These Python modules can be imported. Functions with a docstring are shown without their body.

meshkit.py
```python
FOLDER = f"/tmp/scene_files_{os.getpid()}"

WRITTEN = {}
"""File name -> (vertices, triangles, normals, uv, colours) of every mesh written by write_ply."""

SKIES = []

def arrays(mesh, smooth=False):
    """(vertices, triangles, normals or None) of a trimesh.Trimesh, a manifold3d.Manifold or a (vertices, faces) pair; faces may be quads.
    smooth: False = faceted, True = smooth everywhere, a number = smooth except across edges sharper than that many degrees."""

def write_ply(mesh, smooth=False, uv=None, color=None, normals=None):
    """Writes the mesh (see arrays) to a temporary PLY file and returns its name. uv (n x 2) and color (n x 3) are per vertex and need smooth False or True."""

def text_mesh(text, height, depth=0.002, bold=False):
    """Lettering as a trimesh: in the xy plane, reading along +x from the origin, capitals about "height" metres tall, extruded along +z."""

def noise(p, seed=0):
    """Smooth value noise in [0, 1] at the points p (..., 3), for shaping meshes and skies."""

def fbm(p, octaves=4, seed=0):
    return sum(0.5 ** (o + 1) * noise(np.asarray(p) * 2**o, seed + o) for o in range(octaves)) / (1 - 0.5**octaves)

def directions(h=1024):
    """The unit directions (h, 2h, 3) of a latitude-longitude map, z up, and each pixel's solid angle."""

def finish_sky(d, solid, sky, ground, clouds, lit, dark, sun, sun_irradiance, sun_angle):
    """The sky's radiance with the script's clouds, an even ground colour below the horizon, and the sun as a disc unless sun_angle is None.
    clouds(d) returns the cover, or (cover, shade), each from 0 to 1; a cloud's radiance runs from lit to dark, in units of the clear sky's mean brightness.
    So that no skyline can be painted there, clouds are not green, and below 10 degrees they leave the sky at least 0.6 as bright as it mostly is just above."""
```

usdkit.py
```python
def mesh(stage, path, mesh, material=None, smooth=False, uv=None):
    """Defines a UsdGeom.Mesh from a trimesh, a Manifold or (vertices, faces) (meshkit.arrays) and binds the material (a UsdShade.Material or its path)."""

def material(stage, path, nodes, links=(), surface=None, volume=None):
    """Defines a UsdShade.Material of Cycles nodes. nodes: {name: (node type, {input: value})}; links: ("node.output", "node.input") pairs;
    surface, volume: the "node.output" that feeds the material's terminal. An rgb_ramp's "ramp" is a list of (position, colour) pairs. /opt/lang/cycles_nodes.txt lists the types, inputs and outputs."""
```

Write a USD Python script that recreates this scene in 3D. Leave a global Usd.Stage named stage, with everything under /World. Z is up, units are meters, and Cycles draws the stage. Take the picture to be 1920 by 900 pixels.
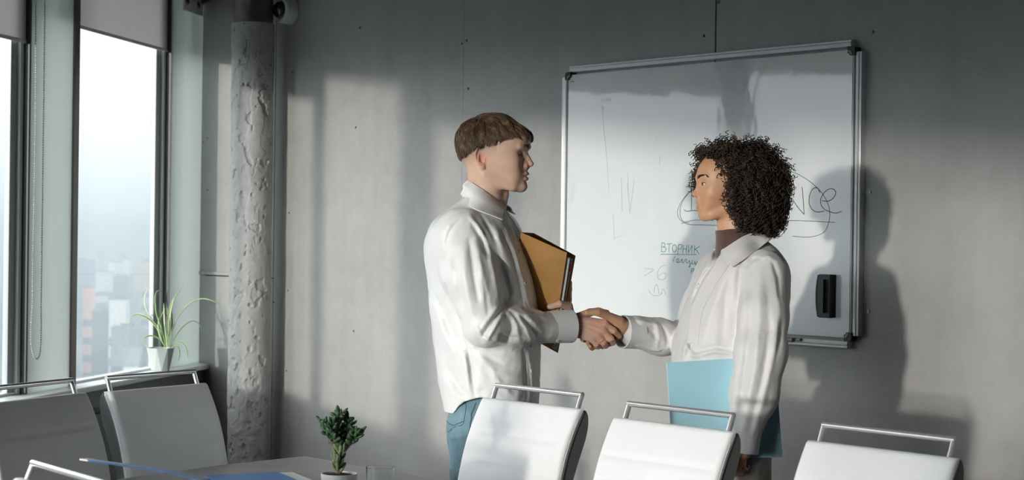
import math, random, sys
sys.path.insert(0, '/opt/lang')
import numpy as np, trimesh, usdkit, meshkit
import manifold3d as m3
from shapely.geometry import Polygon, LineString
from pxr import Usd, UsdGeom, UsdLux, UsdShade, Gf, Sdf, Vt

rng = np.random.default_rng(7)
stage = Usd.Stage.CreateInMemory()
UsdGeom.SetStageUpAxis(stage, 'Z')
UsdGeom.SetStageMetersPerUnit(stage, 1.0)
UsdGeom.Xform.Define(stage, '/World')
UsdGeom.Scope.Define(stage, '/World/Looks')

# ------------------------------------------------------------------ camera
FPX, EYE, ROLL, HY = 3200.0, 1.43, 0.013, 444.6        # focal length in pixels of the 1920 px frame
CAM = np.array([8.139, -4.975, EYE])
R2, F2 = np.array([.6663, .7457, 0]), np.array([-.7457, .6663, 0])
_c, _s, _p = math.cos(ROLL), math.sin(ROLL), (450 - HY) / FPX
_up0 = np.array([0, 0, 1.0])
FWD = F2 * math.cos(_p) - _up0 * math.sin(_p)
UP0 = _up0 * math.cos(_p) + F2 * math.sin(_p)
RIGHT = R2 * _c + UP0 * _s
UP = -R2 * _s + UP0 * _c
BASIS = np.stack([RIGHT, FWD, UP])                      # rows: lens coordinates (right, depth, up) -> world

def w_of(v):                                            # lens coordinates -> world
    return CAM + np.asarray(v, float) @ BASIS
def c_of(p):                                            # world -> lens coordinates
    return (np.asarray(p, float) - CAM) @ BASIS.T
def pix(px, py, d):                                     # measured pixel at a distance -> lens coordinates
    return np.array([(px - 960) / FPX * d, d, (450 - py) / FPX * d])
def at(px, py, d):
    return w_of(pix(px, py, d))
def onz(px, py, z):
    v = pix(px, py, 1.0) @ BASIS
    return CAM + v * ((z - EYE) / v[2])
def onwall(px, py, y=0.0):
    v = pix(px, py, 1.0) @ BASIS
    return CAM + v * ((y - CAM[1]) / v[1])

cam = UsdGeom.Camera.Define(stage, '/World/camera')
cam.CreateHorizontalApertureAttr(36.0)
cam.CreateFocalLengthAttr(FPX / 1920 * 36.0)
cam.CreateFStopAttr(6.3)
cam.CreateFocusDistanceAttr(5.35)
cam.CreateClippingRangeAttr(Gf.Vec2f(0.05, 100000))
cam.CreateExposureAttr(0.30)
cam.AddTransformOp().Set(Gf.Matrix4d(*RIGHT, 0, *UP, 0, *(-FWD), 0, *CAM, 1))

# ------------------------------------------------------------------ materials
def mat(name, nodes, links=(), surface='p.BSDF', volume=None):
    return usdkit.material(stage, '/World/Looks/' + name, nodes, links, surface, volume)
def plain(name, col, rough=.5, **kw):
    return mat(name, {'p': ('principled_bsdf', {'base_color': col, 'roughness': rough, **kw})})
def mottled(name, a, b, scale=3.0, rough=.5, bump=0.0, bscale=40, detail=6, stretch=(1, 1, 1), bdist=.004, **kw):
    return mat(name, {
        'g': ('geometry', {}), 'm': ('mapping', {'scale': stretch}),
        'n': ('noise_texture', {'scale': scale, 'detail': detail, 'roughness': .6}),
        'r': ('rgb_ramp', {'ramp': [(.3, a), (.7, b)]}),
        'n2': ('noise_texture', {'scale': bscale, 'detail': 5, 'roughness': .6}),
        'b': ('bump', {'strength': bump, 'distance': bdist}),
        'p': ('principled_bsdf', {'roughness': rough, **kw})},
        [('g.position', 'm.vector'), ('m.vector', 'n.vector'), ('n.fac', 'r.fac'), ('r.color', 'p.base_color'),
         ('g.position', 'n2.vector'), ('n2.fac', 'b.height'), ('b.normal', 'p.normal')])

# ------------------------------------------------------------------ sky and sun
SUN_DIR = np.array([-.263, .965, -.060]); SUN_DIR /= np.linalg.norm(SUN_DIR)
to_sun = -SUN_DIR
sky_mat = mat('sky_look', {
    'tc': ('texture_coordinate', {}), 'sep': ('separate_xyz', {}),
    'r': ('rgb_ramp', {'ramp': [(0, (.20, .22, .24)), (.47, (.30, .34, .37)), (.495, (.42, .47, .52)), (.505, (.60, .67, .72)), (.53, (.74, .775, .80)),
                                (.56, (.82, .845, .86)), (.60, (1.05, 1.07, 1.09)), (.66, (1.25, 1.28, 1.31)), (.75, (1.4, 1.44, 1.5)), (1, (1.5, 1.56, 1.66))]}),
    'mz': ('math', {'math_type': 'multiply_add', 'value2': .5, 'value3': .5}),
    'dot': ('vector_math', {'math_type': 'dot_product', 'vector2': tuple(to_sun)}),
    'nrm': ('vector_math', {'math_type': 'normalize'}),
    'glow': ('map_range', {'range_type': 'smoothstep', 'from_min': .78, 'from_max': 1.0, 'to_min': 0.0, 'to_max': 1.0, 'clamp': True}),
    'gs': ('math', {'math_type': 'multiply_add', 'value2': 9.0, 'value3': 1.0}),
    'hz': ('map_range', {'range_type': 'smoothstep', 'from_min': -.03, 'from_max': .06, 'to_min': 0.0, 'to_max': 1.0, 'clamp': True}), 'gh': ('math', {'math_type': 'multiply'}), 'hd': ('map_range', {'range_type': 'smoothstep', 'from_min': .07, 'from_max': .26, 'to_min': 1.0, 'to_max': 0.0, 'clamp': True}), 'gd': ('math', {'math_type': 'multiply'}),
    'gc': ('vector_math', {'math_type': 'scale'}),
    'n': ('noise_texture', {'scale': 3.0, 'detail': 4}), 'nm': ('map_range', {'from_min': .3, 'from_max': .7, 'to_min': .96, 'to_max': 1.04}),
    'gc2': ('vector_math', {'math_type': 'scale'}),
    'bg': ('background_shader', {'strength': 1.3})},
    [('tc.generated', 'nrm.vector1'), ('nrm.vector', 'sep.vector'), ('sep.z', 'mz.value1'), ('mz.value', 'r.fac'),
     ('nrm.vector', 'dot.vector1'), ('dot.value', 'glow.value'), ('glow.result', 'gh.value1'), ('sep.z', 'hz.value'), ('hz.result', 'gh.value2'), ('gh.value', 'gd.value1'), ('sep.z', 'hd.value'), ('hd.result', 'gd.value2'), ('gd.value', 'gs.value1'),
     ('r.color', 'gc.vector1'), ('gs.value', 'gc.scale'), ('nrm.vector', 'n.vector'), ('n.fac', 'nm.value'),
     ('gc.vector', 'gc2.vector1'), ('nm.result', 'gc2.scale'), ('gc2.vector', 'bg.color')], surface='bg.background')
sky = UsdLux.DomeLight.Define(stage, '/World/sky')
sky.CreateIntensityAttr(1.0)
UsdShade.MaterialBindingAPI.Apply(sky.GetPrim()).Bind(sky_mat)
sun = UsdLux.DistantLight.Define(stage, '/World/sun')
SUN_STRENGTH = .44
sun.CreateIntensityAttr(SUN_STRENGTH); sun.CreateNormalizeAttr(True); sun.CreateAngleAttr(1.8); sun.CreateColorAttr(Gf.Vec3f(1.0, .93, .83))
_z = -SUN_DIR; _x = np.cross([0, 0, 1], _z); _x /= np.linalg.norm(_x); _y = np.cross(_z, _x)
sun.AddTransformOp().Set(Gf.Matrix4d(*_x, 0, *_y, 0, *_z, 0, 0, 0, 20, 1))

# ------------------------------------------------------------------ scene helpers
_used = {}
def numbered(path):
    n = _used.get(path, 0); _used[path] = n + 1
    return path if n == 0 else f'{path}_{n:03d}'
def base(parent):
    return '/World' if parent is None else str(parent.GetPath())
def tag(prim, label=None, cat=None, group=None, kind=None):
    for k, v in (('label', label), ('category', cat), ('group', group), ('kind', kind)):
        if v: prim.SetCustomDataByKey(k, v)
    return prim
def obj(name, mesh, material, parent=None, smooth=30, label=None, cat=None, group=None, kind=None):
    m = usdkit.mesh(stage, numbered(base(parent) + '/' + name), mesh, material, smooth=smooth)
    return tag(m.GetPrim(), label, cat, group, kind)
def thing(name, label, cat, loc=(0, 0, 0), rotz=0.0, group=None, kind=None, parent=None):
    x = UsdGeom.Xform.Define(stage, numbered(base(parent) + '/' + name))
    x.AddTranslateOp().Set(Gf.Vec3d(*map(float, loc)))
    if rotz: x.AddRotateZOp().Set(float(rotz))
    return tag(x.GetPrim(), label, cat, group, kind)
def copy_of(src, label, loc, rotz=0.0, group=None, cat=None):
    was = src.GetCustomData()
    r = thing(src.GetName(), label, cat or was['category'], loc, rotz, group or was.get('group'))
    r.GetReferences().AddInternalReference(src.GetPath()); r.SetInstanceable(True)
    return r

def cat_(*ms):
    return trimesh.util.concatenate([m for m in ms])
def T(m, v):
    m = m.copy(); m.apply_translation(v); return m
def to_tm(man):
    q = man.to_mesh(); return trimesh.Trimesh(q.vert_properties[:, :3], q.tri_verts, process=False)
def rbox(sx, sy, sz, r=.004, c=(0, 0, 0), seg=8):
    """a box with rounded edges, sizes in full, centred on c"""
    r = min(r, sx / 2.01, sy / 2.01, sz / 2.01)
    pts = [m3.Manifold.sphere(r, seg).translate((i * (sx / 2 - r), j * (sy / 2 - r), k * (sz / 2 - r))) for i in (-1, 1) for j in (-1, 1) for k in (-1, 1)]
    return T(to_tm(m3.Manifold.batch_hull(pts)), c)
def span(a, b, r=.003):
    a, b = np.minimum(a, b), np.maximum(a, b)
    return rbox(*(b - a), r=r, c=(a + b) / 2)
def tube(path, radius, n=10, closed=False, cap=True):
    """a round tube along a polyline; radius a number or one per point"""
    P = np.asarray(path, float); N = len(P); rad = np.broadcast_to(np.asarray(radius, float), (N,))
    d = np.gradient(P, axis=0) if not closed else np.roll(P, -1, 0) - np.roll(P, 1, 0)
    d /= np.maximum(np.linalg.norm(d, axis=1, keepdims=True), 1e-12)
    u = np.cross(d[0], [0, 0, 1.0]); u = u if np.linalg.norm(u) > .1 else np.cross(d[0], [0, 1.0, 0]); u /= np.linalg.norm(u)
    V, a = [], np.arange(n) / n * 2 * np.pi
    for i in range(N):
        u = u - d[i] * (u @ d[i]); u /= np.linalg.norm(u); v = np.cross(d[i], u)
        V.append(P[i] + rad[i] * (np.cos(a)[:, None] * u + np.sin(a)[:, None] * v))
    V = np.vstack(V); F = []
    for i in range(N if closed else N - 1):
        j = (i + 1) % N
        for k in range(n):
            l = (k + 1) % n; F += [[i * n + k, i * n + l, j * n + l], [i * n + k, j * n + l, j * n + k]]
    if cap and not closed:
        V = np.vstack([V, P[0], P[-1]]); c0, c1 = N * n, N * n + 1
        for k in range(n):
            l = (k + 1) % n; F += [[c0, l, k], [c1, (N - 1) * n + k, (N - 1) * n + l]]
    return trimesh.Trimesh(V, np.array(F), process=False)
def lathe(profile, n=48):
    """profile: (radius, z) points, bottom to top"""
    return trimesh.creation.revolve(np.asarray(profile, float), sections=n)
def prism(poly, h, frame=None):
    m = trimesh.creation.extrude_polygon(Polygon(poly) if not hasattr(poly, 'exterior') else poly, h, engine='earcut')
    if frame is not None: m.apply_transform(frame)
    return m
def cyl(r, h, n=24, c=(0, 0, 0), axis=(0, 0, 1)):
    m = trimesh.creation.cylinder(radius=r, height=h, sections=n)
    m.apply_transform(trimesh.geometry.align_vectors([0, 0, 1], np.asarray(axis, float) / np.linalg.norm(axis)))
    return T(m, c)
def smooth_path(pts, n=40, closed=False):
    from scipy.interpolate import CubicSpline
    P = np.asarray(pts, float)
    if closed: P = np.vstack([P, P[:1]])
    t = np.r_[0, np.cumsum(np.linalg.norm(np.diff(P, axis=0), axis=1))]
    cs = CubicSpline(t, P, bc_type='periodic' if closed else 'natural')
    return cs(np.linspace(0, t[-1], n + (1 if closed else 0)))[:n]
def frame4(ex, ey, ez, o):
    M = np.eye(4); M[:3, 0], M[:3, 1], M[:3, 2], M[:3, 3] = ex, ey, ez, o; return M
# ------------------------------------------------------------------ the setting
def concrete(name, a, b, c, rough=.45):
    return mat(name, {
        'g': ('geometry', {}),
        'n1': ('noise_texture', {'scale': .9, 'detail': 3, 'roughness': .55}), 'n2': ('noise_texture', {'scale': 9, 'detail': 8, 'roughness': .68, 'distortion': .6}),
        'n3': ('noise_texture', {'scale': 90, 'detail': 4}), 'ms': ('mapping', {'scale': (5, 5, .5)}), 'n4': ('noise_texture', {'scale': 1.6, 'detail': 6, 'roughness': .7}),
        'a1': ('math', {'math_type': 'multiply_add', 'value2': .45, 'value3': 0.0}), 'a2': ('math', {'math_type': 'multiply_add', 'value2': .3}), 'a3': ('math', {'math_type': 'multiply_add', 'value2': .25}),
        'r': ('rgb_ramp', {'ramp': [(.32, a), (.5, b), (.68, c)]}),
        'v': ('voronoi_texture', {'scale': 55, 'feature': 'f1'}), 'vr': ('map_range', {'from_min': .02, 'from_max': .10, 'to_min': 0., 'to_max': 1., 'clamp': True}),
        'hm': ('math', {'math_type': 'multiply_add', 'value2': .55}),
        'b': ('bump', {'strength': .6, 'distance': .0022}),
        'p': ('principled_bsdf', {'roughness': rough, 'specular_ior_level': .9})},
        [('g.position', 'n1.vector'), ('g.position', 'n2.vector'), ('g.position', 'n3.vector'), ('g.position', 'ms.vector'), ('ms.vector', 'n4.vector'), ('g.position', 'v.vector'),
         ('n1.fac', 'a1.value1'), ('n2.fac', 'a2.value1'), ('a1.value', 'a2.value3'), ('n4.fac', 'a3.value1'), ('a2.value', 'a3.value3'), ('a3.value', 'r.fac'),
         ('r.color', 'p.base_color'), ('v.distance', 'vr.value'), ('n3.fac', 'hm.value1'), ('vr.result', 'hm.value3'), ('hm.value', 'b.height'), ('b.normal', 'p.normal')])
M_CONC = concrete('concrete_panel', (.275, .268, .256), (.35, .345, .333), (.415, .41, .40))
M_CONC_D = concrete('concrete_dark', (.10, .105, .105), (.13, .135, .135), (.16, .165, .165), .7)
M_JOINT = plain('joint_dark', (.03, .03, .03), .8)
M_FLOOR = mottled('floor_carpet', (.055, .057, .06), (.075, .077, .08), 20, .9, .4, 400)
M_PIER = mat('opal_panel', {'d': ('principled_bsdf', {'base_color': (.66, .71, .69), 'roughness': .35}), 't': ('translucent_bsdf', {'color': (.78, .825, .805)}), 'x': ('mix_closure', {'fac': .44})},
             [('d.BSDF', 'x.closure1'), ('t.BSDF', 'x.closure2')], surface='x.closure')      # pale green opal glass, the daylight shines through
M_ADDED_BACKING = plain('spandrel', (.25, .26, .26), .6)
M_FRAME = plain('frame_grey', (.30, .34, .34), .35)
M_FRAME_L = plain('frame_pale', (.70, .75, .74), .35)
M_GASKET = plain('gasket_dark', (.035, .05, .05), .4)
M_TRIM = plain('trim_bronze', (.17, .16, .145), .35, metallic=.6)
M_SILL = plain('sill_white', (.78, .82, .80), .3)
M_APRON = mottled('apron_grey', (.16, .18, .17), (.19, .21, .20), 3, .5)
M_BLIND = mat('blind_fabric', {
    'g': ('geometry', {}), 'm': ('mapping', {'scale': (1, 1, 1)}), 'n': ('noise_texture', {'scale': 420, 'detail': 2}),
    'r': ('rgb_ramp', {'ramp': [(.3, (.54, .53, .52)), (.7, (.68, .67, .66))]}), 'd': ('diffuse_bsdf', {}), 't': ('translucent_bsdf', {}), 'x': ('mix_closure', {'fac': .50})},
    [('g.position', 'm.vector'), ('m.vector', 'n.vector'), ('n.fac', 'r.fac'), ('r.color', 'd.color'), ('r.color', 't.color'), ('d.BSDF', 'x.closure1'), ('t.BSDF', 'x.closure2')], surface='x.closure')
M_GLASS = mat('window_glass', {'t': ('transparent_bsdf', {'color': (.95, .97, .965)}), 'g': ('glossy_bsdf', {'color': (1, 1, 1), 'roughness': .0}), 'f': ('fresnel', {}), 'x': ('mix_closure', {}),
                              'e': ('geometry', {}), 'io': ('mix_float', {'a': 1.45, 'b': 1 / 1.45})},   # the same reflection from both sides of the single sheet
              [('e.backfacing', 'io.fac'), ('io.result', 'f.IOR'), ('f.fac', 'x.fac'), ('t.BSDF', 'x.closure1'), ('g.BSDF', 'x.closure2')], surface='x.closure')
M_CHROME = plain('chrome', (.90, .885, .88), .20, metallic=.82)
M_STEEL = plain('steel_screw', (.20, .20, .20), .35, metallic=1.0)
M_ALU = plain('aluminium', (.72, .73, .73), .38, metallic=.25)
M_BLACK = plain('black_plastic', (.012, .014, .014), .4)
M_WHITEP = plain('white_plastic', (.72, .74, .73), .35)
M_PLATE = plain('white_plate', (.80, .79, .78), .4)

ROOM_X, ROOM_Y, CEIL = 14.0, -12.0, 3.25
PW, NW = np.array([.598, -.8014, 0]), np.array([.8014, .598, 0])
def win(p, q, z):                       # along the glazed wall from the corner, into the room, up
    return PW * p + NW * q + np.array([0, 0, z])
WIN4 = frame4(PW, NW, [0, 0, 1], [0, 0, 0])
def wbox(p0, p1, q0, q1, z0, z1, r=.002):
    m = span(np.array([p0, q0, z0]), np.array([p1, q1, z1]), r); m.apply_transform(WIN4); return m

# floor and ceiling follow the room's outline
P_END = 15.2
foot = [(-.30, .3), (ROOM_X + .2, .3), (ROOM_X + .2, ROOM_Y - .2), tuple((PW * P_END - NW * .3)[:2]), tuple((PW * .0 - NW * .3)[:2])]
obj('floor', prism(foot, .2, frame4([1, 0, 0], [0, 1, 0], [0, 0, 1], [0, 0, -.2])), M_FLOOR, kind='structure', smooth=False)
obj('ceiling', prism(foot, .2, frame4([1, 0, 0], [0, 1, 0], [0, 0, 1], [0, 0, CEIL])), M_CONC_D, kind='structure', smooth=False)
obj('wall_right', span(np.array([ROOM_X, ROOM_Y, 0]), np.array([ROOM_X + .2, .2, CEIL]), .001), M_CONC, kind='structure', smooth=False)
xe = (PW * P_END)[0]
obj('wall_front', span(np.array([xe - .3, ROOM_Y - .2, 0]), np.array([ROOM_X + .2, ROOM_Y, CEIL]), .001), M_CONC, kind='structure', smooth=False)

# the concrete wall: panels with open joints, tie holes and screws
wb = thing('wall_back', None, None, kind='structure')
obj('backing', span(np.array([-.28, .03, 0]), np.array([ROOM_X, .25, CEIL]), .001), M_JOINT, wb, smooth=False)
holes = [onwall(*q) for q in ((548, 135), (675, 52), (866, 82), (875, 76), (878, 166), (667, 239), (863, 298), (872, 297), (542, 399), (540, 545), (513, 567), (663, 621), (537, 695), (1320, 67), (381, 267), (389, 259), (389, 356))]
screws = [onwall(*q) for q in ((1636, 60), (1632, 360), (1629, 584), (1347, 4))]
SEAMS = [0.0, .716, 2.226, 3.737, 5.248, 6.76, 8.27, 9.78, 11.29, 12.8, ROOM_X]
GAPS = {2.226: .0006, 3.737: .0040}
def panel(x0, x1, z0, z1):
    g0, g1 = GAPS.get(x0, .003), GAPS.get(x1, .003)
    m = m3.Manifold.cube((x1 - x0 - g0 - g1, .032, z1 - z0)).translate((x0 + g0, 0, z0))
    for h in holes:
        if x0 < h[0] < x1 and z0 < h[2] < z1:
            m = m - m3.Manifold.cylinder(.05, .0062, .0055, 14).rotate((-90, 0, 0)).translate((h[0], -.01, h[2]))
    return obj('panel', to_tm(m), M_CONC, wb, smooth=False)
for a, b in zip(SEAMS[:-1], SEAMS[1:]):
    if a == 0.0:
        panel(a, b, 0, 1.197); panel(a, b, 1.203, CEIL)
    else:
        panel(a, b, 0, CEIL)
for s in screws:
    obj('screw', cat_(cyl(.0050, .006, 16, s + [0, -.002, 0], (0, 1, 0)), cyl(.0080, .002, 16, s + [0, -.0005, 0], (0, 1, 0))), M_STEEL, wb)
obj('ledge_strip', span(np.array([.002, -.012, 1.203]), np.array([.42, .0, 1.222]), .003), M_CONC, wb)

# the glazed wall: parapet, sill, piers, panes
SILL_Z, HEAD = .717, 3.0
PIERS = [(0.0, .44), (1.535, 1.99), (3.00, 3.07), (4.86, 5.36), (6.80, 6.88), (10.66, 10.74), (13.9, 14.0), (P_END, P_END + .14)]
PANE_Q = -.045
wl = thing('wall_left', None, None, kind='structure')
obj('parapet', wbox(-.2, P_END, -.28, -.01, 0, SILL_Z - .075), M_APRON, wl, smooth=False)
obj('apron', wbox(.0, P_END, -.02, .045, SILL_Z - .115, SILL_Z - .028), M_APRON, wl)
obj('lower_panel', wbox(.0, P_END, -.012, .03, .02, SILL_Z - .15), M_APRON, wl)
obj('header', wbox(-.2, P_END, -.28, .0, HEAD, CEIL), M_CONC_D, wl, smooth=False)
obj('sill', wbox(.0, P_END, -.07, .085, SILL_Z - .028, SILL_Z, .006), M_SILL, wl)
k = 0
for i, (a, b) in enumerate(PIERS):
    k += 1
    t = thing(f'trim_{k}', None, None, kind='structure')
    obj('pier', wbox(a, b - (.016 if i else .004), -.008, .0, SILL_Z, HEAD, .001), M_PIER, t)
    obj('spandrel', wbox(a, b, -.120, -.114, 2.41, HEAD, .001), M_PIER, t)  # added unseen second sheet that dims the daylight through the upper pier
    # bronze profile on the near-window edge and dark gasket at the far edge
    if 0 < i < 5: obj('bronze_profile', wbox(a - .012, a + (.040 if b - a > .3 else .02), -.06, .010, SILL_Z, HEAD, .002), M_TRIM, t)
    obj('gasket', wbox(b - .016, b - .002, -.07, -.002, SILL_Z, HEAD, .001), M_GASKET, t)
for i in range(len(PIERS) - 1):
    a, b = PIERS[i][1], PIERS[i + 1][0] - .012
    t = thing(f'window_{i + 1}', None, None, kind='structure')
    e = 1.0 if i < 2 else .45
    obj('frame_post', wbox(a - .002, a + .030 * e, -.07, -.028, SILL_Z, HEAD, .003), M_FRAME_L, t)
    obj('frame_post', wbox(a + .030 * e, a + .085 * e, -.07, PANE_Q + .002, SILL_Z, HEAD, .003), M_FRAME, t)
    obj('frame_post', wbox(b - .030 * e, b, -.07, PANE_Q + .006, SILL_Z, HEAD, .003), M_FRAME, t)
    obj('frame_rail', wbox(a, b, -.085, PANE_Q + .008, SILL_Z, SILL_Z + .012, .002), M_FRAME_L, t)
    obj('frame_rail', wbox(a, b, -.085, -.035, HEAD - .05, HEAD, .003), M_FRAME, t)
    g = trimesh.Trimesh([win(a + .02, PANE_Q - .01, SILL_Z), win(b, PANE_Q - .01, SILL_Z), win(b, PANE_Q - .01, HEAD), win(a + .02, PANE_Q - .01, HEAD)], [[0, 2, 1], [0, 3, 2]], process=False)
    obj('pane', g, M_GLASS, t, smooth=False)
# ------------------------------------------------------------------ blinds and what hangs on the glazed wall
M_CHAIN = plain('bead_chain', (.62, .63, .60), .35)
M_BAR = plain('blind_bar', (.55, .58, .56), .4)
BLIND_Z = [2.380, 2.250, 2.375, 2.215, 2.265, 2.33, 2.33]
BLIND_LABEL = ['grey fabric roller blind over the pane beside the corner and the spider plant', 'grey fabric roller blind at the left edge of the photo, hanging lowest in view',
               'grey roller blind over the third pane from the concrete wall', 'grey roller blind over the fourth pane from the concrete wall', 'grey roller blind over the wide fifth pane from the concrete wall',
               'grey roller blind over the wide sixth pane from the concrete wall', 'grey roller blind over the last pane, farthest from the concrete wall']
for i, z in enumerate(BLIND_Z):
    a, b = PIERS[i][1] - .012, PIERS[i + 1][0] - .004
    t = thing('roller_blind', BLIND_LABEL[i], 'blind', win((a + b) / 2, -.022, z))
    o = -win((a + b) / 2, -.022, z)
    obj('fabric', T(wbox(a, b, -.0225, -.0215, z + .004, HEAD - .03, .0004), o), M_BLIND, t)
    obj('bottom_bar', T(wbox(a, b, -.026, -.018, z - .004, z + .012, .003), o), M_BAR, t)
    obj('roller', T(tube([win(a + .01, -.022, HEAD - .05), win(b - .01, -.022, HEAD - .05)], .024, 16), o), M_BAR, t)
def bead_chain(p0, p1, ztop, zbot, label):
    pts = [win(p0, .014, ztop)] + [win(p0 + .004 * math.sin(k * .7), .014, ztop + (zbot + .05 - ztop) * k / 12) for k in range(1, 13)]
    pts += [win(p0 + (p1 - p0) * .2, .016, zbot + .012), win((p0 + p1) / 2, .017, zbot), win(p0 + (p1 - p0) * .8, .016, zbot + .012)]
    pts += [win(p1, .014, zbot + .05 + (ztop - zbot - .05) * k / 12) for k in range(13)]
    P = smooth_path(pts, 900); L = np.r_[0, np.cumsum(np.linalg.norm(np.diff(P, axis=0), axis=1))]
    beads = np.stack([np.interp(np.arange(0, L[-1], .0105), L, P[:, k]) for k in range(3)], 1)
    ball = trimesh.creation.icosphere(1, .0037)
    t = thing('bead_chain', label, 'blind chain', pts[0])
    obj('cord', T(tube(P[::6], .0011, 5), -pts[0]), M_CHAIN, t)
    tag(obj('beads', cat_(*[T(ball, b - pts[0]) for b in beads]), M_CHAIN, t, smooth=True), kind='stuff')
bead_chain(1.965, 1.885, 2.93, .868, 'thin beaded pull chain looping down the pale mullion at the left')

plate_p0, plate_p1, plate_z = .29, .025, 2.663
t = thing('mounting_plate', 'white steel plate with two screws at the top of the pale corner panel', 'plate', win(.16, .004, 2.76))
o = -win(.16, .004, 2.76)
obj('plate', T(wbox(plate_p1, plate_p0, .0, .010, 2.617, 3.0, .003), o), M_PLATE, t)
for p in (.255, .10):
    obj('screw', T(cat_(tube([win(p, .009, 2.668), win(p, .016, 2.668)], [.020, .016], 18), tube([win(p, .012, 2.668), win(p, .020, 2.668)], .010, 6)), o), M_STEEL, t)
t = thing('pipe_bracket', 'black metal bracket arm reaching from the white plate towards the concrete column', 'bracket', win(.04, .03, 2.69))
o = -win(.04, .03, 2.69)
q0, q1 = win(.055, .02, 2.690), np.array([.30, -.10, 2.70])
obj('arm', T(tube([q0, q1], .012, 8), o), M_BLACK, t)
obj('clamp', T(rbox(.13, .07, .05, .006, (.33, -.10, 2.71)), o), M_BLACK, t)
obj('pipe', T(tube([[.10, -.05, 2.765], [.62, -.045, 2.80]], .018, 12), o), M_BLACK, t)

# ------------------------------------------------------------------ rough concrete column in front of the wall
cx, cy = onwall(471.5, 300, -.175)[:2]
M_COL = concrete('concrete_rough', (.24, .24, .235), (.36, .355, .35), (.46, .455, .45), .75)
M_PIPE = mottled('column_pipe', (.13, .12, .12), (.20, .19, .185), 18, .32, .5, 30, metallic=.75)
t = thing('column', 'rough grey concrete column with flaking render beside the window corner', 'column', (cx, cy, 0))
nt, nz, r0, ztop = 220, 1000, .108, 2.50
th, zz = np.meshgrid(np.arange(nt) / nt * 2 * np.pi, np.linspace(0, ztop, nz))
dirs = np.stack([np.cos(th), np.sin(th), zz * 0], -1)
p = dirs * r0 + np.stack([0 * th, 0 * th, zz], -1)
fb = lambda s, sd, st=(1, 1, 1), o=4: meshkit.fbm(p * s * np.array(st) + 31.7, o, sd)
low = 1 / (1 + np.exp(-((.56 + .10 * np.sin(th * 2 + 1) + .35 * (fb(7, 3) - .5)) - zz) / .012))      # the worn lower coat starts in a ragged line
d = .010 * (fb(9, 1, (1, 1, .6)) - .5) + .004 * (fb(45, 2) - .5)
pit = np.clip((fb(30, 5, (1, 1, .6), 3) - .61) / .07, 0, 1); d -= .0070 * pit * (.5 + fb(6, 6))
flake = np.clip((fb(16, 8, (1.2, 1.2, .35), 4) - .55) / .02, 0, 1); d -= .0022 * flake
sheet = np.clip((fb(5, 11, (1.4, 1.4, .5), 4) - .54) / .012, 0, 1); d -= .0014 * sheet
d -= low * (.004 + .012 * np.abs(fb(22, 9, (1, 1, .8)) - .5))
d += .006 * np.exp(-((ztop - zz) / .02) ** 2) * (fb(12, 4) - .3)
v = (p + dirs * d[..., None]).reshape(-1, 3)
i = (np.arange(nz - 1)[:, None] * nt + np.arange(nt)[None]).ravel(); j = (np.arange(nz - 1)[:, None] * nt + (np.arange(nt)[None] + 1) % nt).ravel()
f = np.vstack([np.stack([i, j, j + nt], 1), np.stack([i, j + nt, i + nt], 1)])
v = np.vstack([v, [0, 0, ztop]]); k = (nz - 1) * nt + np.arange(nt)
f = np.vstack([f, np.stack([k, (nz - 1) * nt + (np.arange(nt) + 1) % nt, np.full(nt, len(v) - 1)], 1)])
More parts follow.
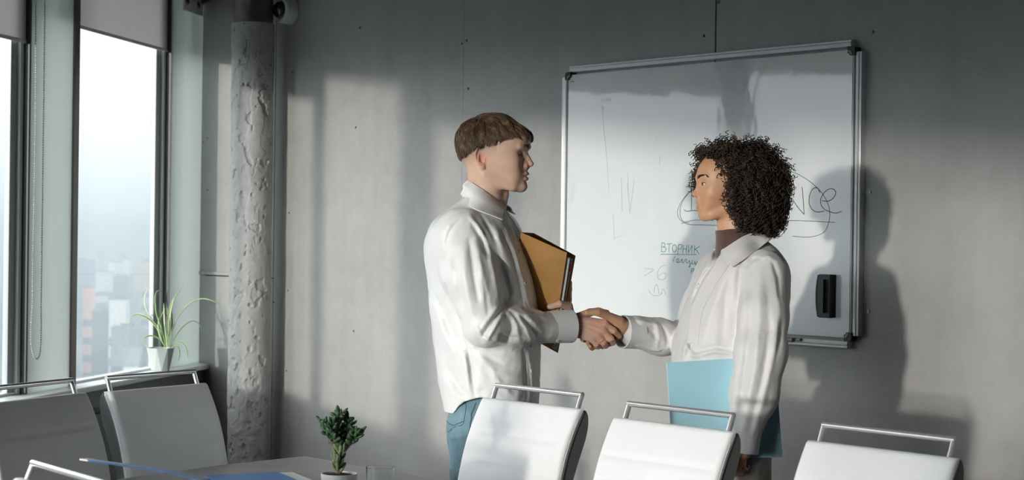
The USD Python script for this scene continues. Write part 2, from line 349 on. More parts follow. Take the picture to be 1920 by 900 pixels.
obj('shaft', trimesh.Trimesh(v, f, process=False), M_COL, t, smooth=True)
obj('steel_pipe', lathe([(0, ztop - .1), (.101, ztop - .1), (.101, CEIL), (0, CEIL)], 64), M_PIPE, t, smooth=40, label='dark steel pipe above the render')

# ------------------------------------------------------------------ dome camera on the wall
c0 = onwall(547, 21)
t = thing('security_camera', 'white dome security camera high on the concrete wall', 'security camera', c0)
A = frame4([1, 0, 0], [0, 0, 1], [0, -1, 0], [0, 0, 0])
def lathe_w(prof, n=48):
    m = lathe(prof, n); m.apply_transform(A); return m
obj('housing', lathe_w([(0, 0), (.062, 0), (.068, .004), (.069, .040), (.066, .046), (.0655, .050), (.0655, .060), (.060, .069), (.050, .073), (.047, .072), (.047, .060), (0, .060)]), M_WHITEP, t)
obj('lens', lathe_w([(0, .061), (.020, .061), (.020, .083), (.016, .088), (.0, .088)], 24), plain('lens_dark', (.05, .05, .055), .15), t)
a = np.linspace(0, np.pi / 2, 14)
obj('dome', lathe_w([(.0465 * math.cos(x), .066 + .040 * math.sin(x)) for x in a] + [(.0, .106)]),
    plain('smoked_dome', (.012, .014, .015), .04, coat_weight=1.0, coat_roughness=.02), t)
obj('lens_ring', lathe_w([(.022, .060), (.030, .060), (.030, .064), (.022, .064)], 32), M_STEEL, t)
for x, zc in ((.045, -.045), (-.045, .045), (.05, .045), (-.05, -.045)):
    obj('screw', cyl(.004, .004, 12, (x * .9, -.066, zc * .9), (0, -1, 0)), M_STEEL, t)

# ------------------------------------------------------------------ whiteboard
BX0, BX1, BZ0, BZ1 = 2.933, 4.424, 1.075, 2.124
o = np.array([(BX0 + BX1) / 2, -.018, (BZ0 + BZ1) / 2])
M_BOARD = mat('board_enamel', {
    'g': ('geometry', {}), 'm': ('mapping', {'scale': (1.0, 1.0, .55)}), 'n': ('noise_texture', {'scale': 9, 'detail': 2.0}), 'b': ('bump', {'strength': .5, 'distance': .0022}),
    'p': ('principled_bsdf', {'base_color': (.70, .71, .71), 'roughness': .06, 'ior': 2.2, 'coat_weight': .0})},
    [('g.position', 'm.vector'), ('m.vector', 'n.vector'), ('n.fac', 'b.height'), ('b.normal', 'p.normal')])
wbd = thing('whiteboard', 'glossy whiteboard in a thin aluminium frame with faint marker writing', 'whiteboard', o)
loc = lambda a, b, r=.002: T(span(np.array(a, float), np.array(b, float), r), -o)
obj('backing', loc((BX0 + .01, -.026, BZ0 + .01), (BX1 - .01, -.001, BZ1 - .01)), M_ALU, wbd)
obj('surface', loc((BX0 + .014, -.0285, BZ0 + .014), (BX1 - .014, -.026, BZ1 - .014), .0003), M_BOARD, wbd, smooth=False)
def rail(a, b):
    """an extruded rail with a stepped face"""
    a, b = np.array(a), np.array(b); L = np.linalg.norm(b - a); ex = (b - a) / L
    inward = np.cross([0, -1.0, 0], ex)
    prof = [(0, 0), (0, .026), (.003, .029), (.013, .032), (.0155, .0335), (.017, .032), (.018, .0295), (.024, .0295), (.026, .0285), (.026, 0)]
    m = prism(prof, L, frame4(inward, [0, -1, 0], ex, a)); m.fix_normals(); return T(m, -o)
q = .02
obj('frame_rail', rail((BX0 + q, 0, BZ1), (BX1 - q, 0, BZ1)), M_ALU, wbd, smooth=20)
obj('frame_rail', rail((BX1 - q, 0, BZ0), (BX0 + q, 0, BZ0)), M_ALU, wbd, smooth=20)
obj('frame_rail', rail((BX0, 0, BZ0 + q), (BX0, 0, BZ1 - q)), M_ALU, wbd, smooth=20)
obj('frame_rail', rail((BX1, 0, BZ1 - q), (BX1, 0, BZ0 + q)), M_ALU, wbd, smooth=20)
M_CAPG = plain('cap_grey', (.30, .32, .32), .4)
for X, Z, sx, sz in ((BX0, BZ1, 1, -1), (BX1, BZ1, -1, -1), (BX0, BZ0, 1, 1), (BX1, BZ0, -1, 1)):
    th = np.linspace(0, np.pi / 2, 8)
    outline = [(.032, .0)] + [(.012 - .012 * math.sin(x), .012 - .012 * math.cos(x)) for x in th] + [(0, .032), (.024, .032), (.024, .024), (.032, .024)]
    P = Polygon([(X + sx * (u - .001), Z + sz * (w - .001)) for u, w in outline]).buffer(0)
    m = prism(P, .036, frame4([1, 0, 0], [0, 0, 1], [0, -1, 0], [0, 0, 0])); m.fix_normals()
    cpart = obj('corner_cap', T(m, -o), M_BLACK, wbd, label='black plastic corner')
    ring = Polygon([(X + sx * (.028 - .016 * math.sin(x)), Z + sz * (.028 - .016 * math.cos(x))) for x in np.linspace(0, np.pi / 2, 9)] + [(X + sx * (.028 - .010 * math.sin(x)), Z + sz * (.028 - .010 * math.cos(x))) for x in np.linspace(np.pi / 2, 0, 9)]).buffer(0)
    m = prism(ring, .0375, frame4([1, 0, 0], [0, 0, 1], [0, -1, 0], [0, 0, 0])); m.fix_normals()
    obj('ring', T(m, -o), M_CAPG, cpart)
obj('maker_sticker', loc(onwall(1068.5, 147.5, -.0285) + [0, -.0004, 0], onwall(1077.5, 154, -.0285), .0001), plain('sticker_white', (.6, .6, .6), .5), wbd, smooth=False)
obj('maker_sticker', loc(onwall(1069.5, 152.3, -.0285) + [0, -.0007, 0], onwall(1076.5, 153.4, -.0285), .0001), plain('sticker_red', (.45, .08, .08), .5), wbd, smooth=False)
obj('tray_clip', cat_(loc((4.10, -.050, BZ0 - .014), (4.17, -.004, BZ0 - .001)), loc((4.185, -.040, BZ0 - .011), (4.20, -.02, BZ0 - .001))), M_STEEL, wbd)

def ink(strokes, material, width=.0030, smooth_it=True):
    """marker strokes: lists of pixels measured on the board, as flat ribbons lying on the enamel"""
    from shapely.ops import unary_union
    g = []
    for s in strokes:
        P = np.array([onwall(*q, -.0287)[[0, 2]] for q in s])
        if smooth_it and len(P) > 2: P = smooth_path(P, max(12, 6 * len(P)))
        g.append(LineString(P).buffer(width / 2, quad_segs=3))
    u = unary_union(g); ms = []
    for pg in getattr(u, 'geoms', [u]):
        ms.append(prism(pg.simplify(.0002), .0004, frame4([1, 0, 0], [0, 0, 1], [0, -1, 0], [0, -.0285, 0])))
    m = cat_(*ms); m.fix_normals(); return T(m, -o)
c3 = lambda *pts: [(1180 + x / 3, 270 + y / 3) for x, y in pts]
c2 = lambda *pts: [(1040 + x / 3, 70 + y / 3) for x, y in pts]
M_INKB = plain('ink_black', (.10, .10, .105), .4)
M_INKG = plain('ink_green', (.14, .36, .25), .4)
M_INKF = plain('ink_faint', (.47, .48, .50), .4)
M_INKR = plain('ink_faint_red', (.58, .53, .52), .4)
el = lambda cx, cy, rx, ry: [(cx + rx * math.sin(t), cy - ry * math.cos(t)) for t in np.linspace(0, 6.2, 12)]
obj('marker_word', ink([c3((930, 236), (924, 300)), c3((912, 300), (945, 352), (982, 395)), c3((972, 243), (978, 310), (983, 396)),
     c3((1070, 272), (1060, 250), (1035, 250), (1015, 285), (1012, 335), (1030, 370), (1062, 383), (1095, 377)),
     c3((1085, 318), (1115, 322), (1150, 300), (1160, 270), (1145, 253), (1115, 258), (1085, 290), (1075, 320), (1090, 360), (1125, 380), (1165, 388), (1192, 379)),
     c3((318, 241), (345, 237), (372, 238)), c3((352, 240), (350, 310), (349, 375)), c3((308, 370), (316, 376), (350, 375), (388, 376))], M_INKB), M_INKB, wbd, smooth=False)
obj('marker_loop', ink([c3((700, 118), (800, 126), (895, 150), (940, 166), (1000, 200), (1060, 250), (1105, 310), (1127, 380), (1122, 440), (1100, 490), (1060, 514), (1000, 524), (920, 518)),
     c3((700, 428), (890, 430), (1000, 433), (1157, 441)),
     c3((356, 252), (310, 300), (280, 350), (271, 395), (285, 425), (310, 444), (390, 455), (500, 459)), c3((340, 268), (302, 320), (285, 380), (297, 428), (335, 444)),
     c3((293, 448), (340, 433), (400, 428), (470, 430))], M_INKB, .0022), M_INKB, wbd, smooth=False)
obj('marker_note', ink([c3((182, 557), (180, 604)), c3((182, 557), (199, 560), (198, 574), (184, 579), (205, 586), (203, 601), (180, 605)), c3((211, 563), (239, 560)), c3((225, 562), (222, 608)),
     c3(*el(253, 587, 12, 21)), c3((276, 566), (272, 617)), c3((276, 566), (294, 570), (291, 586), (275, 591)), c3((303, 570), (300, 613)), c3((323, 570), (319, 613)), c3((302, 591), (322, 590)),
     c3((334, 571), (331, 612)), c3((331, 612), (352, 572)), c3((353, 571), (351, 613)), c3((368, 570), (364, 613)), c3((396, 575), (368, 592)), c3((368, 592), (382, 602), (391, 619)), c3((178, 620), (280, 621), (376, 622)),
     c3((258, 633), (250, 645), (247, 662)), c3((264, 655), (275, 645), (277, 655), (266, 664), (276, 667), (290, 655), (298, 648), (296, 662), (305, 667), (314, 650), (322, 648), (320, 664), (330, 668), (336, 655), (340, 672), (341, 690), (336, 692), (350, 668), (356, 655), (352, 672), (364, 672), (368, 660), (372, 680), (382, 662), (394, 668)),
     c3((350, 702), (347, 728)), c3((350, 702), (364, 704), (360, 714), (350, 717))], M_INKG, .0032), M_INKG, wbd, smooth=False)
obj('marker_note', ink([c3((85, 700), (110, 702), (135, 706), (110, 726), (82, 745)), c3((206, 680), (180, 690), (160, 722), (160, 752), (182, 763), (205, 748), (203, 730), (183, 727), (163, 745)),
     c3((110, 826), (128, 848), (162, 852), (186, 838)), c3((140, 836), (145, 800), (153, 790), (160, 806), (166, 840)), c3((178, 846), (190, 814), (204, 846))], M_INKG, .0024), plain('ink_green_faint', (.30, .45, .38), .4), wbd, smooth=False)
obj('marker_faint', ink([c3((162, 78), (172, 73), (187, 70)), c3((171, 75), (172, 110)), c3((164, 112), (178, 110)), c3((167, 151), (186, 145)), c3((153, 196), (157, 199)), c3((204, 211), (209, 213)), c3((248, 185), (252, 187)),
     c2((262, 345), (263, 357), (272, 360), (277, 344)), c2((298, 343), (286, 347), (296, 354), (284, 361)), c2((305, 343), (303, 361)), c2((305, 343), (316, 351), (303, 361)),
     c2((570, 565), (575, 545)), c2((412, 770), (414, 900)), [(1165, 335), (1166, 395)], [(1176, 343), (1181, 399)], [(1181, 399), (1189, 340)], [(1149, 400), (1152, 448)], [(1150, 448), (1172, 440)]], M_INKF, .0020), M_INKF, wbd, smooth=False)
obj('marker_arrow', ink([c2((268, 385), (275, 500), (290, 650), (305, 880)), c2((262, 408), (268, 386), (281, 412))], M_INKR, .0020), M_INKR, wbd, smooth=False)

# magnetic eraser
e0 = onwall(1556, 555, -.0285)
t = thing('board_eraser', 'black ridged magnetic eraser stuck near the lower right corner of the whiteboard', 'eraser', e0)
aa = np.linspace(-1, 1, 24)
def eraser(w, bulge, dz, y0, y1):
    P = Polygon([(w / 2 * (1 - .10 * abs(x)) if 0 else w / 2, dz * x) for x in aa] + [(-w / 2 - bulge * (1 - x * x), dz * x) for x in aa[::-1]])
    m = prism(P.buffer(-.003).buffer(.003), y1 - y0, frame4([1, 0, 0], [0, 0, 1], [0, -1, 0], [0, -y0, 0])); m.fix_normals(); return m
obj('felt', eraser(.054, .004, .077, .0, .016), plain('felt_black', (.012, .013, .013), .9), t)
obj('body', eraser(.048, .007, .078, .016, .034), M_BLACK, t)
obj('grip', eraser(.016, .006, .060, .034, .050), plain('grip_black', (.010, .012, .012), .25), t)
obj('ridges', cat_(*[cyl(.0035, .030, 8, (-.028 - .008 * (1 - x * x), -.019, .072 * x), (0, 1, 0)) for x in np.linspace(-1, 1, 22)]), M_BLACK, t)
# ------------------------------------------------------------------ table
M_TABLE = mottled('table_stone', (.23, .225, .215), (.31, .305, .295), 5, .36, .1, 60, stretch=(1, 3, 1))
M_LEG = plain('table_leg', (.12, .12, .12), .4, metallic=.5)
TX0, TX1, TY0, TY1, TZ = 3.75, 7.30, -3.06, -1.905, .74
t = thing('conference_table', 'grey stone-topped conference table in front of the white chairs', 'table', ((TX0 + TX1) / 2, (TY0 + TY1) / 2, 0))
hx, hy = (TX1 - TX0) / 2, (TY1 - TY0) / 2
top = Polygon([(TX0, TY1), (TX0 + .022, -2.20), (TX0 + .10, -2.58), (TX0 + .25, TY0), (TX1, TY0), (TX1, TY1)])
top = Polygon([(x - (TX0 + TX1) / 2, y - (TY0 + TY1) / 2) for x, y in top.exterior.coords[:-1]]).buffer(-.01).buffer(.01, quad_segs=4)
obj('tabletop', cat_(T(prism(top, .027), (0, 0, TZ - .030)), T(prism(top.buffer(-.003), .003), (0, 0, TZ - .003))), M_TABLE, t, smooth=20)
obj('apron', rbox(2 * hx - .5, 2 * hy - .5, .05, .004, (0, 0, TZ - .055)), M_LEG, t)
for sx in (-1, 1):
    for sy in (-1, 1):
        obj('leg', rbox(.07, .07, TZ - .03, .006, (sx * (hx - .95), sy * (hy - .56), (TZ - .03) / 2)), M_LEG, t)

# ------------------------------------------------------------------ chairs: curved pads in a chrome frame with a handle bar
M_LEATHER = mottled('white_leather', (.80, .80, .81), (.83, .83, .84), 6, .42, .10, 260, sheen_weight=.1)
M_GUSSET = plain('side_leather', (.15, .155, .15), .28)
M_SLIT = plain('frame_dark', (.03, .028, .03), .25, metallic=.3)
def offset_curve(P, d):
    t_ = np.gradient(P, axis=0); t_ /= np.linalg.norm(t_, axis=1, keepdims=True)
    return P + d[:, None] * np.stack([t_[:, 1], -t_[:, 0]], 1) if np.ndim(d) else P + d * np.stack([t_[:, 1], -t_[:, 0]], 1)
# side view of the chair: y forward is negative (towards the table), z up.  The front face runs from the seat's nose up to the back's top.
side = smooth_path([(-.47, .455), (-.42, .468), (-.30, .458), (-.16, .447), (-.085, .462), (-.045, .515), (-.028, .60), (-.012, .70), (.012, .80), (.045, .885), (.086, .960)], 130)
SEAMZ = [.58, .68, .775, .862]
def chair_parts(t):
    half = .205
    s = np.r_[0, np.cumsum(np.linalg.norm(np.diff(side, axis=0), axis=1))]; L = s[-1]
    tn = np.gradient(side, axis=0); tn /= np.linalg.norm(tn, axis=1, keepdims=True)
    nrm = np.stack([-tn[:, 1], tn[:, 0]], 1)                       # away from the sitter's side is -nrm; front face is +nrm
    if nrm[-20][0] > 0: nrm = -nrm
    # the white pad: a slab whose front bulges between the stitched seams and whose edges are rounded
    nu, N = 34, len(side)
    u = np.sin(np.linspace(-np.pi / 2, np.pi / 2, nu)) * half
    groove = np.zeros(N)
    for z in SEAMZ: groove += np.exp(-((side[:, 1] - z) / .0055) ** 2) * (side[:, 0] > -.06)
    for y in (-.38, -.29, -.20): groove += np.exp(-((side[:, 0] - y) / .0045) ** 2) * (side[:, 0] < -.10)
    endr = np.clip(np.minimum(s, L - s) / .018, 0, 1); endr = np.sqrt(1 - (1 - endr) ** 2)
    thick = .020 * endr - .0030 * groove
    V, F = [], []
    for i in range(N):
        edge = np.clip((half - np.abs(u)) / .012, 0, 1); edge = .35 + .65 * np.sqrt(np.maximum(0, 1 - (1 - edge) ** 2))
        th_ = .020 * endr[i] - .0030 * groove[i] * np.clip((half - np.abs(u)) / .03 - .15, 0, 1)
        y = side[i, 0] + nrm[i, 0] * th_ * edge; z = side[i, 1] + nrm[i, 1] * th_ * edge
        V.append(np.stack([u, y, z], 1))
    for i in range(N):
        V.append(np.stack([u, np.full(nu, side[i, 0]), np.full(nu, side[i, 1])], 1))
    g = lambda a, i, j: (a * N + i) * nu + j
    for i in range(N - 1):
        for j in range(nu - 1):
            F += [[g(0, i, j), g(0, i, j + 1), g(0, i + 1, j + 1)], [g(0, i, j), g(0, i + 1, j + 1), g(0, i + 1, j)],
                  [g(1, i, j), g(1, i + 1, j + 1), g(1, i, j + 1)], [g(1, i, j), g(1, i + 1, j), g(1, i + 1, j + 1)]]
        for j, k in ((0, 1), (nu - 1, -1)):
            q = [[g(0, i, j), g(0, i + 1, j), g(1, i + 1, j)], [g(0, i, j), g(1, i + 1, j), g(1, i, j)]]
            F += q if k == 1 else [x[::-1] for x in q]
    for j in range(nu - 1):
        F += [[g(0, 0, j), g(1, 0, j + 1), g(0, 0, j + 1)], [g(0, 0, j), g(1, 0, j), g(1, 0, j + 1)],
              [g(0, N - 1, j), g(0, N - 1, j + 1), g(1, N - 1, j + 1)], [g(0, N - 1, j), g(1, N - 1, j + 1), g(1, N - 1, j)]]
    pad = trimesh.Trimesh(np.vstack(V), np.array(F), process=False); pad.fix_normals()
    obj('pad', pad, M_LEATHER, t, smooth=45)
    # the cushioned back shell, a lens in side view
    bk = side[side[:, 1] > .50]; bk = bk[bk[:, 0] > -.075]
    sb = np.linspace(0, 1, len(bk)); lens = (.014 + .030 * np.sin(np.clip(sb / .80, 0, 1) * np.pi / 2) ** 2) * np.sqrt(np.clip(1 - (np.clip(sb - .80, 0, 1) / .202) ** 2, 0, 1)) * np.clip(sb / .06, 0, 1) ** .5
    nb = np.gradient(bk, axis=0); nb /= np.linalg.norm(nb, axis=1, keepdims=True); nb = np.stack([nb[:, 1], -nb[:, 0]], 1)
    inner, outer = bk + nb * .007, bk + nb * (.008 + lens)[:, None]
    poly = Polygon(np.vstack([inner, outer[::-1]])).buffer(-.0025).buffer(.0025)
    shell = prism(poly, 2 * half - .008, frame4([0, 1, 0], [0, 0, 1], [1, 0, 0], [-(half - .004), 0, 0])); shell.fix_normals()
    obj('back_shell', shell, M_GUSSET, t, smooth=40, label='grey side of the back cushion')
    seat = side[side[:, 0] < -.10]
    ns = np.gradient(seat, axis=0); ns /= np.linalg.norm(ns, axis=1, keepdims=True); ns = np.stack([ns[:, 1], -ns[:, 0]], 1)
    poly = Polygon(np.vstack([seat + ns * .004, (seat + ns * .035)[::-1]])).buffer(0)
    sh = prism(poly, 2 * half - .02, frame4([0, 1, 0], [0, 0, 1], [1, 0, 0], [-(half - .01), 0, 0])); sh.fix_normals()
    obj('seat_shell', sh, M_GUSSET, t, smooth=40)
    for sx in (-1, 1):
        P = np.stack([np.full(N, sx * (half - .006)), side[:, 0] - nrm[:, 0] * .004, side[:, 1] - nrm[:, 1] * .004], 1)
        rail_ = obj('side_rail', tube(P[::2], .0042, 8), M_CHROME, t)
        P2 = P.copy(); P2[:, 0] += sx * .004; P2[:, 1:] += nrm * .009
        obj('piping', tube(P2[4:-4:2], .0030, 8), M_LEATHER, t)
    # handle bar: a rectangular loop of round tube above the back
    w = .178; yt, zt = .102, .997; yb, zb = .078, .935
    r = .0075
    obj('handle_bar', tube([(-w - r * .5, yt, zt), (w + r * .5, yt, zt)], r, 14), M_CHROME, t)
    for sx in (-1, 1):
        obj('handle_post', tube([(sx * w, yb, zb), (sx * w, yt, zt - .002)], r * .95, 14), M_CHROME, t)
    # cantilever sled base
    pth = smooth_path([(-.19, -.10, .425), (-.20, -.30, .415), (-.205, -.42, .36), (-.205, -.42, .06), (-.205, -.36, .014), (-.205, -.10, .012), (-.205, .10, .012)], 60)
    for sx in (-1, 1):
        obj('leg', tube(pth * [sx, 1, 1], .011, 12), M_CHROME, t)
    obj('stretcher', tube([(-.205, .10, .012), (.205, .10, .012)], .011, 12), M_CHROME, t)
    obj('seat_bar', tube([(-.19, -.10, .420), (.19, -.10, .420)], .010, 10), M_CHROME, t)
CH_GROUP = None
def chair_at(bar_a, bar_b, first=None, label=''):
    """place a chair by the two ends of its handle bar (at z = 1.0)"""
    mid, d = (bar_a + bar_b) / 2, (bar_b - bar_a)[:2]; d = d / np.linalg.norm(d)
    rot = math.degrees(math.atan2(d[1], d[0])); back = np.array([-d[1], d[0]])
    org = np.array([*(mid[:2] - back * .098), 0])
    if first is None:
        t = thing('conference_chair', label, 'chair', org, rot, CH_GROUP); chair_parts(t); return t
    return copy_of(first, label, org, rot, CH_GROUP)
A_ = onz(1007, 729, 1.0); B_ = onz(1272, 765.5, 1.0); C_ = onz(1661, 808, 1.0)
hw = np.array([.178, 0, 0])
ch = chair_at(A_ - hw, A_ + hw, None, 'white leather chair right in front of the man in the white shirt')
chair_at(B_ - hw, B_ + hw, ch, 'white leather chair in front of the woman and her blue folder')
chair_at(C_ - hw, C_ + hw, ch, 'white leather chair at the far right, in front of the dark shadow on the wall')
e1, e2 = onz(195, 708, 1.0), onz(372, 694, 1.0)
def fit(a, b):
    m, d = (a + b) / 2, (b - a) / np.linalg.norm(b - a); return m - d * .178, m + d * .178
chair_at(*fit(e1, e2), ch, 'white leather chair by the window under the spider plant and column')
e1, e2 = onz(-62, 731.5, 1.0), onz(145, 710, 1.0)
d_ = (e2 - e1) / np.linalg.norm(e2 - e1); m_ = e2 - d_ * (.178 * 1.10 + .022)
wide = chair_at(m_ - d_ * .178, m_ + d_ * .178, ch, 'white leather chair cut off by the left edge of the photo')
UsdGeom.Xformable(wide).AddScaleOp().Set(Gf.Vec3f(1.10, 1, 1))
# nearest chair, scaled lower and wider to keep its shadow off the chair behind
k_low = .92
n0 = onz(62, 868, .997 * k_low); nd = onz(176, 901, .997 * k_low) - n0; nd /= np.linalg.norm(nd)
k_wide = 1.25 * k_low
mid = n0 + nd * .178 * k_wide; back = np.array([-nd[1], nd[0]])
near = copy_of(ch, 'nearest chair, only its out-of-focus chrome handle bar showing at the bottom left', np.array([*(mid[:2] - back * .102 * k_low), 0]), math.degrees(math.atan2(nd[1], nd[0])), CH_GROUP)
UsdGeom.Xformable(near).AddScaleOp().Set(Gf.Vec3f(k_wide, k_low, k_low))

# ------------------------------------------------------------------ things on the table
def table_pt(px, py, z): return onz(px, py, z)
M_BLUE = plain('folder_blue', (.045, .20, .48), .38)
M_BLUE_D = plain('folder_blue_sheen', (.10, .19, .40), .35)  # a greyer blue than the flat folder
M_PAPER = plain('paper_white', (.80, .80, .80), .7)
def slab(q, th, up=np.array([0, 0, 1.0])):
    """a thin solid between a quad and its offset"""
    q = np.array(q, float); v = np.vstack([q, q + up * th]); n = len(q)
    F = [[0, 2, 1], [0, 3, 2], [4, 5, 6], [4, 6, 7]]
    for i in range(4):
        j = (i + 1) % 4; F += [[i, j, j + 4], [i, j + 4, i + 4]]
    m = trimesh.Trimesh(v, np.array(F), process=False); m.fix_normals(); return m
fa, fb_ = table_pt(383, 894, TZ + .003), table_pt(519, 887, TZ + .003)
fd = (fb_ - fa); fd[2] = 0; W_ = np.linalg.norm(fd); fd /= W_
fn = np.array([fd[1], -fd[0], 0]); fn = fn if fn @ (CAM - fa) > 0 else -fn
t = thing('blue_folder', 'flat blue folder with a white sheet showing at its edge, lying on the conference table', 'folder', fa)
qd = [fa, fb_, fb_ + fn * .24, fa + fn * .24]
obj('back_cover', slab([p * [1, 1, 0] + [0, 0, TZ + .0005] - fa for p in qd], .0015), M_BLUE, t, smooth=False)
sh_ = [p + fd * .0 for p in qd]
obj('sheet', slab([p * [1, 1, 0] + [0, 0, TZ + .0025] - fa for p in (fa + fd * .02 + fn * .004, fb_ + fd * .045 + fn * .003, fb_ + fd * .045 + fn * .215, fa + fd * .02 + fn * .215)], .002), M_PAPER, t, smooth=False)
obj('front_cover', slab([p * [1, 1, 0] + [0, 0, TZ + .005] - fa for p in qd], .0015), M_BLUE, t, smooth=False)
# a second folder standing half open, seen along its edge
g0, g1 = at(150, 863, 3.95), at(372, 903, 3.62)
depthv = np.array([F2[0], F2[1], 0])
g2, g3 = at(395, 899, 3.83), at(165, 862, 4.14)
hinge_a, hinge_b = at(372, 903, 3.62), at(395, 899, 3.83)
t = thing('open_folder', 'thin blue folder cover sticking up off the table at the left, seen along its edge', 'folder', (*hinge_a[:2], TZ))
o2 = np.array([*hinge_a[:2], TZ])
mid0, mid1 = at(310, 886, 3.71), at(325, 884, 3.92)
obj('cover', cat_(slab([g0 - o2, mid0 - o2, mid1 - o2, g3 - o2], .0035), slab([mid0 - o2, g1 - o2, g2 - o2, mid1 - o2], .003)), M_BLUE_D, t, smooth=False)
tip0, tip1 = at(149, 863, 3.948), at(164, 862, 4.142)
obj('tip', slab([tip0 - o2 + UP * .0002, g0 + (g1 - g0) * .07 - o2 + UP * .0002, g3 + (g2 - g3) * .07 - o2 + UP * .0002, tip1 - o2 + UP * .0002], .0042), plain('tip_cream', (.72, .66, .60), .5), t, smooth=False, label='cream paper end')
b0 = hinge_a * [1, 1, 0] + [0, 0, TZ]; b1 = hinge_b * [1, 1, 0] + [0, 0, TZ]
bx = (b0 - g0) * [1, 1, 0]; bx /= np.linalg.norm(bx)
obj('back_cover', slab([p - o2 + [0, 0, .0005] for p in (b0 - bx * .02, b0 + bx * .22, b1 + bx * .22, b1 - bx * .02)], .002), M_BLUE_D, t, smooth=False)
obj('hinge', slab([p - o2 for p in (g1, b0 + bx * .004 + [0, 0, .002], b1 + bx * .004 + [0, 0, .002], g2)], .002), M_BLUE_D, t, smooth=False)

# drinking glass
gb = onz(713, 876 + 0, .825); gc = np.array([*gb[:2], TZ])
M_TUMBLER = mat('tumbler_glass', {'p': ('principled_bsdf', {'base_color': (.97, .99, .985), 'roughness': .01, 'transmission_weight': 1.0, 'ior': 1.45})})
t = thing('drinking_glass', 'clear drinking glass beside the succulent on the table', 'glass', gc)
obj('glass_body', lathe([(0, .0005), (.030, .0005), (.033, .004), (.0375, .084), (.0372, .086), (.0360, .085), (.0318, .012), (.029, .010), (0, .010)], 56), M_TUMBLER, t, smooth=50)

# succulent in a white pot
pc = onz(636, 888, .835); pc = np.array([*pc[:2], TZ])
s_m = np.linalg.norm(c_of(pc + [0, 0, .1])[1]) / FPX         # metres per pixel there
t = thing('potted_succulent', 'succulent with finger-like leaves in a white pot on the table', 'potted plant', pc)
M_POT = plain('pot_white', (.78, .78, .77), .35)
M_SOIL = mottled('soil', (.02, .014, .010), (.05, .035, .025), 120, .95, 1.0, 300)
obj('pot', lathe([(0, .0005), (.034, .0005), (.037, .003), (.0455, .092), (.0455, .096), (.0425, .096), (.041, .086), (0, .086)], 48), M_POT, t, smooth=40)
gx = trimesh.creation.icosphere(4, 1.0); gx.vertices *= [.041, .041, .008]; gx.vertices[:, 2] += .0025 * (meshkit.noise(gx.vertices * 300) - .5); gx.apply_translation([0, 0, .087])
obj('soil', gx, M_SOIL, t, smooth=True)
r_ = np.random.default_rng(21)
def leafmat(name, a, b):
    return mat(name, {'g': ('geometry', {}), 'n': ('noise_texture', {'scale': 60, 'detail': 2}), 'r': ('rgb_ramp', {'ramp': [(.3, a), (.7, b)]}), 'p': ('principled_bsdf', {'roughness': .34, 'subsurface_weight': .0, 'coat_weight': .15})},
               [('g.position', 'n.vector'), ('n.fac', 'r.fac'), ('r.color', 'p.base_color')])
M_SUC = [leafmat('succulent_dark', (.018, .050, .022), (.035, .085, .035)), leafmat('succulent_mid', (.045, .10, .040), (.08, .15, .06)), leafmat('succulent_pale', (.17, .22, .10), (.26, .30, .17))]
stems = [smooth_path([(0, 0, .085), (-.004, .003, .12), (.003, 0, .15), (-.004, .002, .185), (.001, 0, .246)], 20),
         smooth_path([(-.002, .002, .135), (-.016, -.004, .165), (-.030, .0, .19), (-.042, .004, .222)], 14), smooth_path([(.002, 0, .14), (.020, .004, .160), (.034, -.004, .178), (.045, .0, .200)], 14),
         smooth_path([(.0, 0, .16), (.014, .012, .185), (.020, .016, .228)], 12), smooth_path([(.0, 0, .16), (-.012, -.016, .185), (-.016, -.02, .228)], 12)]
# orientation: local x is the picture's right
RZ = np.stack([R2, F2, [0, 0, 1.0]])
M_STEM = plain('succulent_stem', (.20, .13, .09), .7)
obj('trunk', cat_(tube(stems[0] @ RZ, np.linspace(.0065, .003, 20), 10), *[tube(q @ RZ, np.linspace(.004, .0022, len(q)), 8) for q in stems[1:]]), M_STEM, t)
def finger(base_, dirn, L, r0):
    d = dirn / np.linalg.norm(dirn); up = np.array([0, 0, 1.0]); k = np.linspace(0, 1, 9)
    P = base_ + np.outer(k * L, d) + np.outer((k ** 2) * L * .22, up - d * d[2])
    rr = r0 * np.array([.55, .72, .82, .92, 1.0, 1.06, 1.05, .86, .30])
    return tube(P @ RZ, rr, 8)
for k in range(250):
    q = stems[0] if k % 5 < 2 else stems[1 + k % 4]
    f_ = r_.uniform(.35, 1.0) if k % 5 >= 2 else r_.uniform(.08, 1.0) ** 1.25
    b_ = np.array([np.interp(f_, np.linspace(0, 1, len(q)), q[:, a]) for a in range(3)])
    az = r_.uniform(0, 2 * np.pi); el_ = r_.uniform(.15, 1.25)
    zrel = b_[2]
    L = r_.uniform(.016, .028) * (1.0 if zrel > .16 else 1.3)
    dr = np.array([math.cos(az) * math.cos(el_), math.sin(az) * math.cos(el_), math.sin(el_)])
    if zrel < .15: dr = np.array([math.cos(az) * .75, math.sin(az) * .75, .8])
    m_ = M_SUC[2] if zrel < .148 else (M_SUC[1] if (r_.random() < .35) else M_SUC[0])
    obj('leaf', finger(b_, dr, L, r_.uniform(.0032, .0048)), m_, t, smooth=True)

